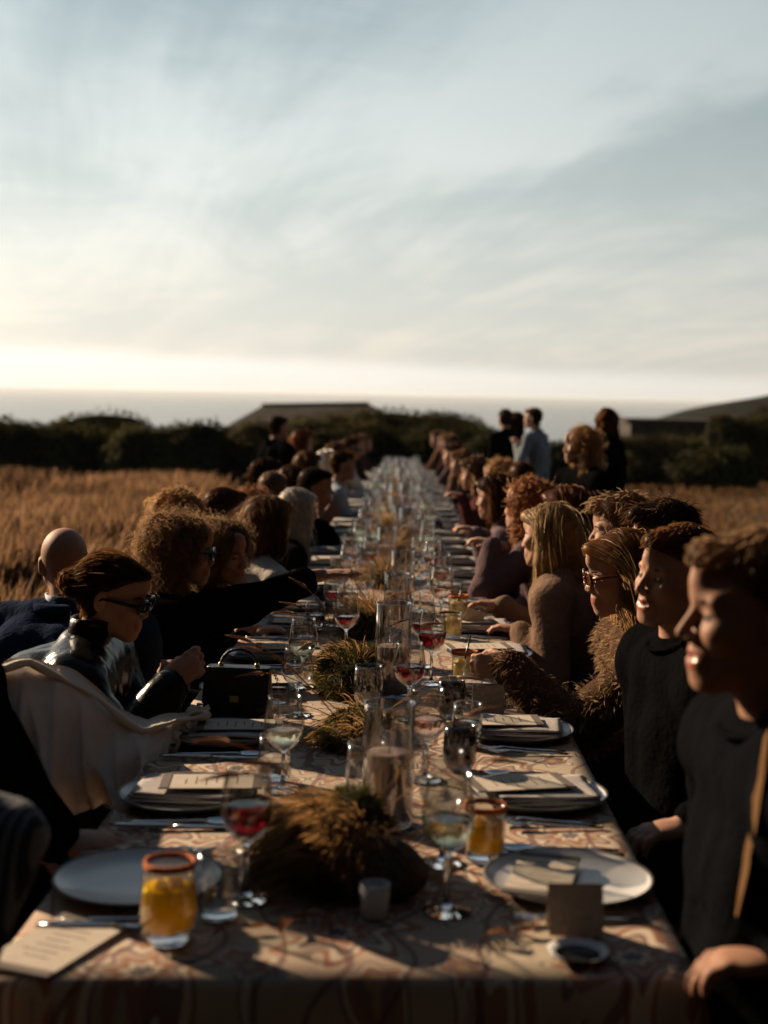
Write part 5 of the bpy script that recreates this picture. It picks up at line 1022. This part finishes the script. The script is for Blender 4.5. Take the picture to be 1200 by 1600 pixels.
# ---- left side
STR = mat('striped_cotton', (.05, .06, .08), .9)
def stripes(M):
    nt = M.node_tree; b = nt.nodes['Principled BSDF']; tc = nt.nodes.new('ShaderNodeTexCoord'); w = nt.nodes.new('ShaderNodeTexWave'); mp = nt.nodes.new('ShaderNodeMapping'); mp.inputs['Rotation'].default_value = (0, 0, R(25)); w.inputs['Scale'].default_value = 24; w.inputs['Distortion'].default_value = .6; w.inputs['Detail Scale'].default_value = .3
    rp = nt.nodes.new('ShaderNodeValToRGB'); rp.color_ramp.elements[0].color = (.030, .038, .055, 1); rp.color_ramp.elements[1].color = (.20, .21, .22, 1); rp.color_ramp.elements[0].position = .62; rp.color_ramp.elements[1].position = .85
    nt.links.new(tc.outputs['Object'], mp.inputs[0]); nt.links.new(mp.outputs[0], w.inputs['Vector']); nt.links.new(w.outputs['Fac'], rp.inputs[0]); nt.links.new(rp.outputs[0], b.inputs['Base Color'])
stripes(STR)
p = person('guest cut by the left edge in a dark jacket, one hand on the table', (-84, 940), 2.85, -88, -92, -4, 0, False, 'light', ('short', 'greybrown'), (.012, .010, .009), 'jacket', dict(rough=.8), hero=True, hands={0: (A3(60, 1300, 2.72), 'relax', (0, 0, -1)), 1: (A3(92, 1318, 2.52), 'relax', (-.0, .2, -1), (.6, -.6, .35), (1, .1, .02))}, shirt=(.3, .32, .4), bulk=1.3)
glasses(p, 'wire')
person('guest at the lower left whose striped sleeve leans in at the table corner', (-275, 960), 1.74, -80, -70, 0, 0, True, 'light', ('bob', 'brown'), (.05, .06, .08), 'shirt', dict(mat=STR), hero=True, hands={0: (A3(-95, 1620, 1.77), 'relax', (0, 0, -1), (1, .05, .1)), 1: (A3(-250, 1600, 1.6), 'relax', (0, 0, -1))}, collar=False)
LEATH = mat('glossy_black_leather', (.006, .0055, .005), .24, bump=.25, bscale=45, coat=.0, spec=.14)
p = person('woman with a sleek bun, black sunglasses and a glossy black leather jacket on the left', (176, 931), 3.62, -86, -98, -12, 3, True, 'light', ('bun', 'dark'), (.01, .01, .01), 'jacket', dict(mat=LEATH), hero=True, hs=.98, hands={1: (A3(265, 1066, 3.36), 'pinch', (.55, .75, .2), (-.35, -.45, -.9), (.75, .1, .65)), 0: (A3(262, 1068, 3.62), 'pinch', (0, -.6, -.6))}, bulk=1.28, seed=620, hnum=4500, collar=.10)
glasses(p, 'dark')
p = person('bald man in a navy suit jacket and white shirt collar, turned away on the left', (101, 880), 4.3, -12, 14, -10, -4, False, 'light', None, (.022, .030, .055), 'jacket', dict(rough=.75), hero=True, hs=.98, shirt=(.62, .66, .8), bulk=1.1, chair_yaw=-88)
p = person('woman with large backlit curls in a black coat reaching across the table', (287, 862), 4.68, -88, -84, -4, 0, True, 'light', ('curly', 'chestnut'), (.009, .009, .009), 'coat', dict(rough=.9), hero=True, hlen=.11, hands={1: (A3(508, 896, 4.60), 'flat', (.1, .15, -1), (-.2, -.6, -.6), (1, .05, .12)), 0: (A3(400, 985, 4.9), 'relax', (0, 0, -1))}, bulk=1.1, seed=733, hnum=7500, send=.80)
glasses(p, 'dark')
person('curly-haired woman looking toward the camera beside the reaching woman', (350, 866), 5.2, -95, -122, -4, 4, True, 'light', ('curly', 'brown'), (.03, .022, .02), 'sweater', hero=True, hlen=.02, seed=811)
person('guest with tousled fair curls behind the reaching woman', (286, 810), 5.7, -85, -60, 0, 0, True, 'light', ('curly', 'fair'), (.02, .018, .018), 'sweater', hlen=.02, hs=.95)
person('man with short dark hair behind the two curly-haired women', (353, 803), 6.3, -60, -62, 0, 0, False, 'light', ('short', 'dark'), (.02, .018, .018), 'jacket')
person('woman with shoulder-length brown hair in a white sweater on the left', (420, 822), 5.9, -60, -45, -4, 0, True, 'light', ('bob', 'chestnut'), (.42, .38, .34), 'sweater', hero=True, hs=1.02, seed=905)
person('guest with frizzy dark red hair behind the woman in white', (402, 797), 7.2, -85, -60, 0, 0, True, 'light', ('curly', 'auburn'), (.03, .02, .02), 'sweater', hlen=.02, hs=.9)
person('woman with long silver hair on the left side', (466, 800), 7.0, -80, -48, -4, 0, True, 'light', ('long', 'grey'), (.02, .02, .022), 'sweater', hlen=.26)
person('man with cropped hair seen from behind on the left side', (428, 768), 8.0, -60, -30, 0, 0, False, 'light', ('crop', 'greybrown'), (.025, .02, .02), 'jacket')
person('man in black clapping his hands on the left side', (494, 763), 8.2, -88, -95, 0, 0, False, 'tan', ('short', 'black'), (.012, .012, .012), 'jacket', hands={0: (A3(500, 818, 8.1), 'flat', (.2, -1, 0), (0, 0, -1), (.6, 0, .8)), 1: (A3(502, 820, 8.0), 'flat', (.2, 1, 0), (0, 0, -1), (.6, 0, .8))}, bulk=1.05)
person('guest with dark hair behind the clapping man', (459, 755), 9.2, -80, -60, 0, 0, True, 'light', ('bob', 'dark'), (.03, .02, .018), 'sweater', hs=.95)
person('guest with dark hair and a sunlit ear below the standing man on the left', (417, 744), 9.8, -70, -75, 0, 0, True, 'light', ('wavy', 'black'), (.018, .014, .014), 'sweater', hlen=.08)
person('guest with backlit brown hair behind the clapping man, left of the white-haired guest', (482, 730), 10.6, -85, -50, 0, 0, True, 'light', ('bob', 'brown'), (.03, .02, .02), 'sweater')
person('guest with short white hair midway down the left side', (511, 724), 11.6, -85, -55, 0, 0, True, 'light', ('bob', 'white'), (.02, .02, .02), 'sweater', hs=.9)
person('man in a pale blue shirt with dark hair midway down the left side', (536, 728), 10.8, -88, -92, 0, 0, False, 'tan', ('short', 'dark'), (.30, .32, .36), 'shirt')
person('woman with brown hair beyond the man in the pale shirt', (526, 712), 13.0, -85, -70, 0, 0, True, 'light', ('bob', 'brown'), (.04, .03, .028), 'sweater')
p = person('man in sunglasses and white shirt near the far end of the left side', (548, 702), 14.2, -88, -110, 0, 0, False, 'tan', ('short', 'dark'), (.5, .48, .46), 'shirt')
glasses(p, 'dark')
person('guest in dark clothes last but one on the left side', (558, 696), 16.4, -88, -90, 0, 0, False, 'light', ('short', 'brown'), (.03, .025, .02), 'jacket')
person('guest at the far end of the left side', (570, 692), 18.8, -88, -90, 0, 0, True, 'light', ('bob', 'brown'), (.05, .03, .03), 'sweater')
# ---- cream coat draped over the leather-clad woman's chair
def draped_coat():
    M = mat('cream_wool', (.62, .54, .46), .95, var=.06, vscale=30, bump=.35, bscale=160)
    top = [(-40, 1080, 3.10), (2, 1040, 3.14), (45, 1030, 3.18), (95, 1046, 3.2), (138, 1076, 3.22), (180, 1108, 3.22), (225, 1132, 3.22), (265, 1126, 3.24), (298, 1113, 3.3), (322, 1106, 3.36)]
    bot = [(-70, 1230, 2.98), (-10, 1250, 2.98), (40, 1265, 3.0), (85, 1275, 3.02), (130, 1275, 3.05), (175, 1262, 3.08), (215, 1245, 3.11), (245, 1220, 3.15), (262, 1192, 3.2), (268, 1160, 3.24)]
    n, k = 90, 46; t = np.linspace(0, 9, n); A = np.array([at(*q) for q in top]); B = np.array([at(*q) for q in bot]); T = np.stack([np.interp(t, range(10), A[:, d]) for d in range(3)], 1); Bt = np.stack([np.interp(t, range(10), B[:, d]) for d in range(3)], 1)
    g = SN(14, 8, (7, 16)); V = []
    for j in range(k):
        s = j/(k-1); P = T*(1-s)+Bt*s; P[:, 1] -= .045*math.sin(math.pi*min(1, s*1.0))*np.sin(np.linspace(.4, math.pi*.92, n)); fold = -(1-np.abs(np.sin(t*1.7-s*2.6)))**2*.8-(1-np.abs(np.sin(t*2.9-s*1.1+1)))**2.5*.6+np.sin(t*1.3+s*2.2)*.3; P[:, 1] += .062*fold*(.2+.8*s)+.012*g(P*3)+.012*np.sin(t*5.2+s*3)*s; P[:, 2] += .007*np.sin(t*2.1+s*5)
        if s < .1: P[:, 1] += .05*(1-s/.1)
        V.append(P)
    V = np.array(V).reshape(-1, 3); i, j = np.meshgrid(np.arange(k-1), np.arange(n-1), indexing='ij'); a = (i*n+j).ravel(); Q = np.stack([a, a+1, a+n+1, a+n], 1); nm = normals(V, Q); W = V-nm*.012*np.sign(nm[:, 1:2].mean() or 1)*-1
    b = np.concatenate([np.arange(n), np.arange(1, k)*n+n-1, (k-1)*n+np.arange(n-2, -1, -1), np.arange(k-2, 0, -1)*n]); c = np.roll(b, -1); m_ = len(V)
    base = np.array([V[:, 0].mean(), V[:, 1].mean(), gz(V[:, 0].mean(), V[:, 1].mean())]); o = link('draped_coat', mesh_np('draped_coat', np.concatenate([V, W])-base, [np.concatenate([Q, Q[:, ::-1]+m_, np.stack([b, c, c+m_, b+m_], 1)])], [M]), loc=base, label='cream wool coat draped over a chair back behind the leather jacket', cat='coat')
    # turned-back collar roll along the upper edge
    mm = MB(); Pm = np.array(top[1:]); PP = [np.array(at(a_, b_+8, y_-.02))-base for a_, b_, y_ in top[1:]]; tt = np.linspace(0, 8, 40); PP = np.array([[np.interp(q, range(9), np.array(PP)[:, d]) for d in range(3)] for q in tt]); PP[:, 2] += .006*np.sin(tt*2.3); mm.tube(PP, .010+.004*np.sin(tt*1.7)+.002*np.sin(tt*5), 10, flat=.7); link('collar', mm.mesh('collar', [M]), o)
draped_coat()
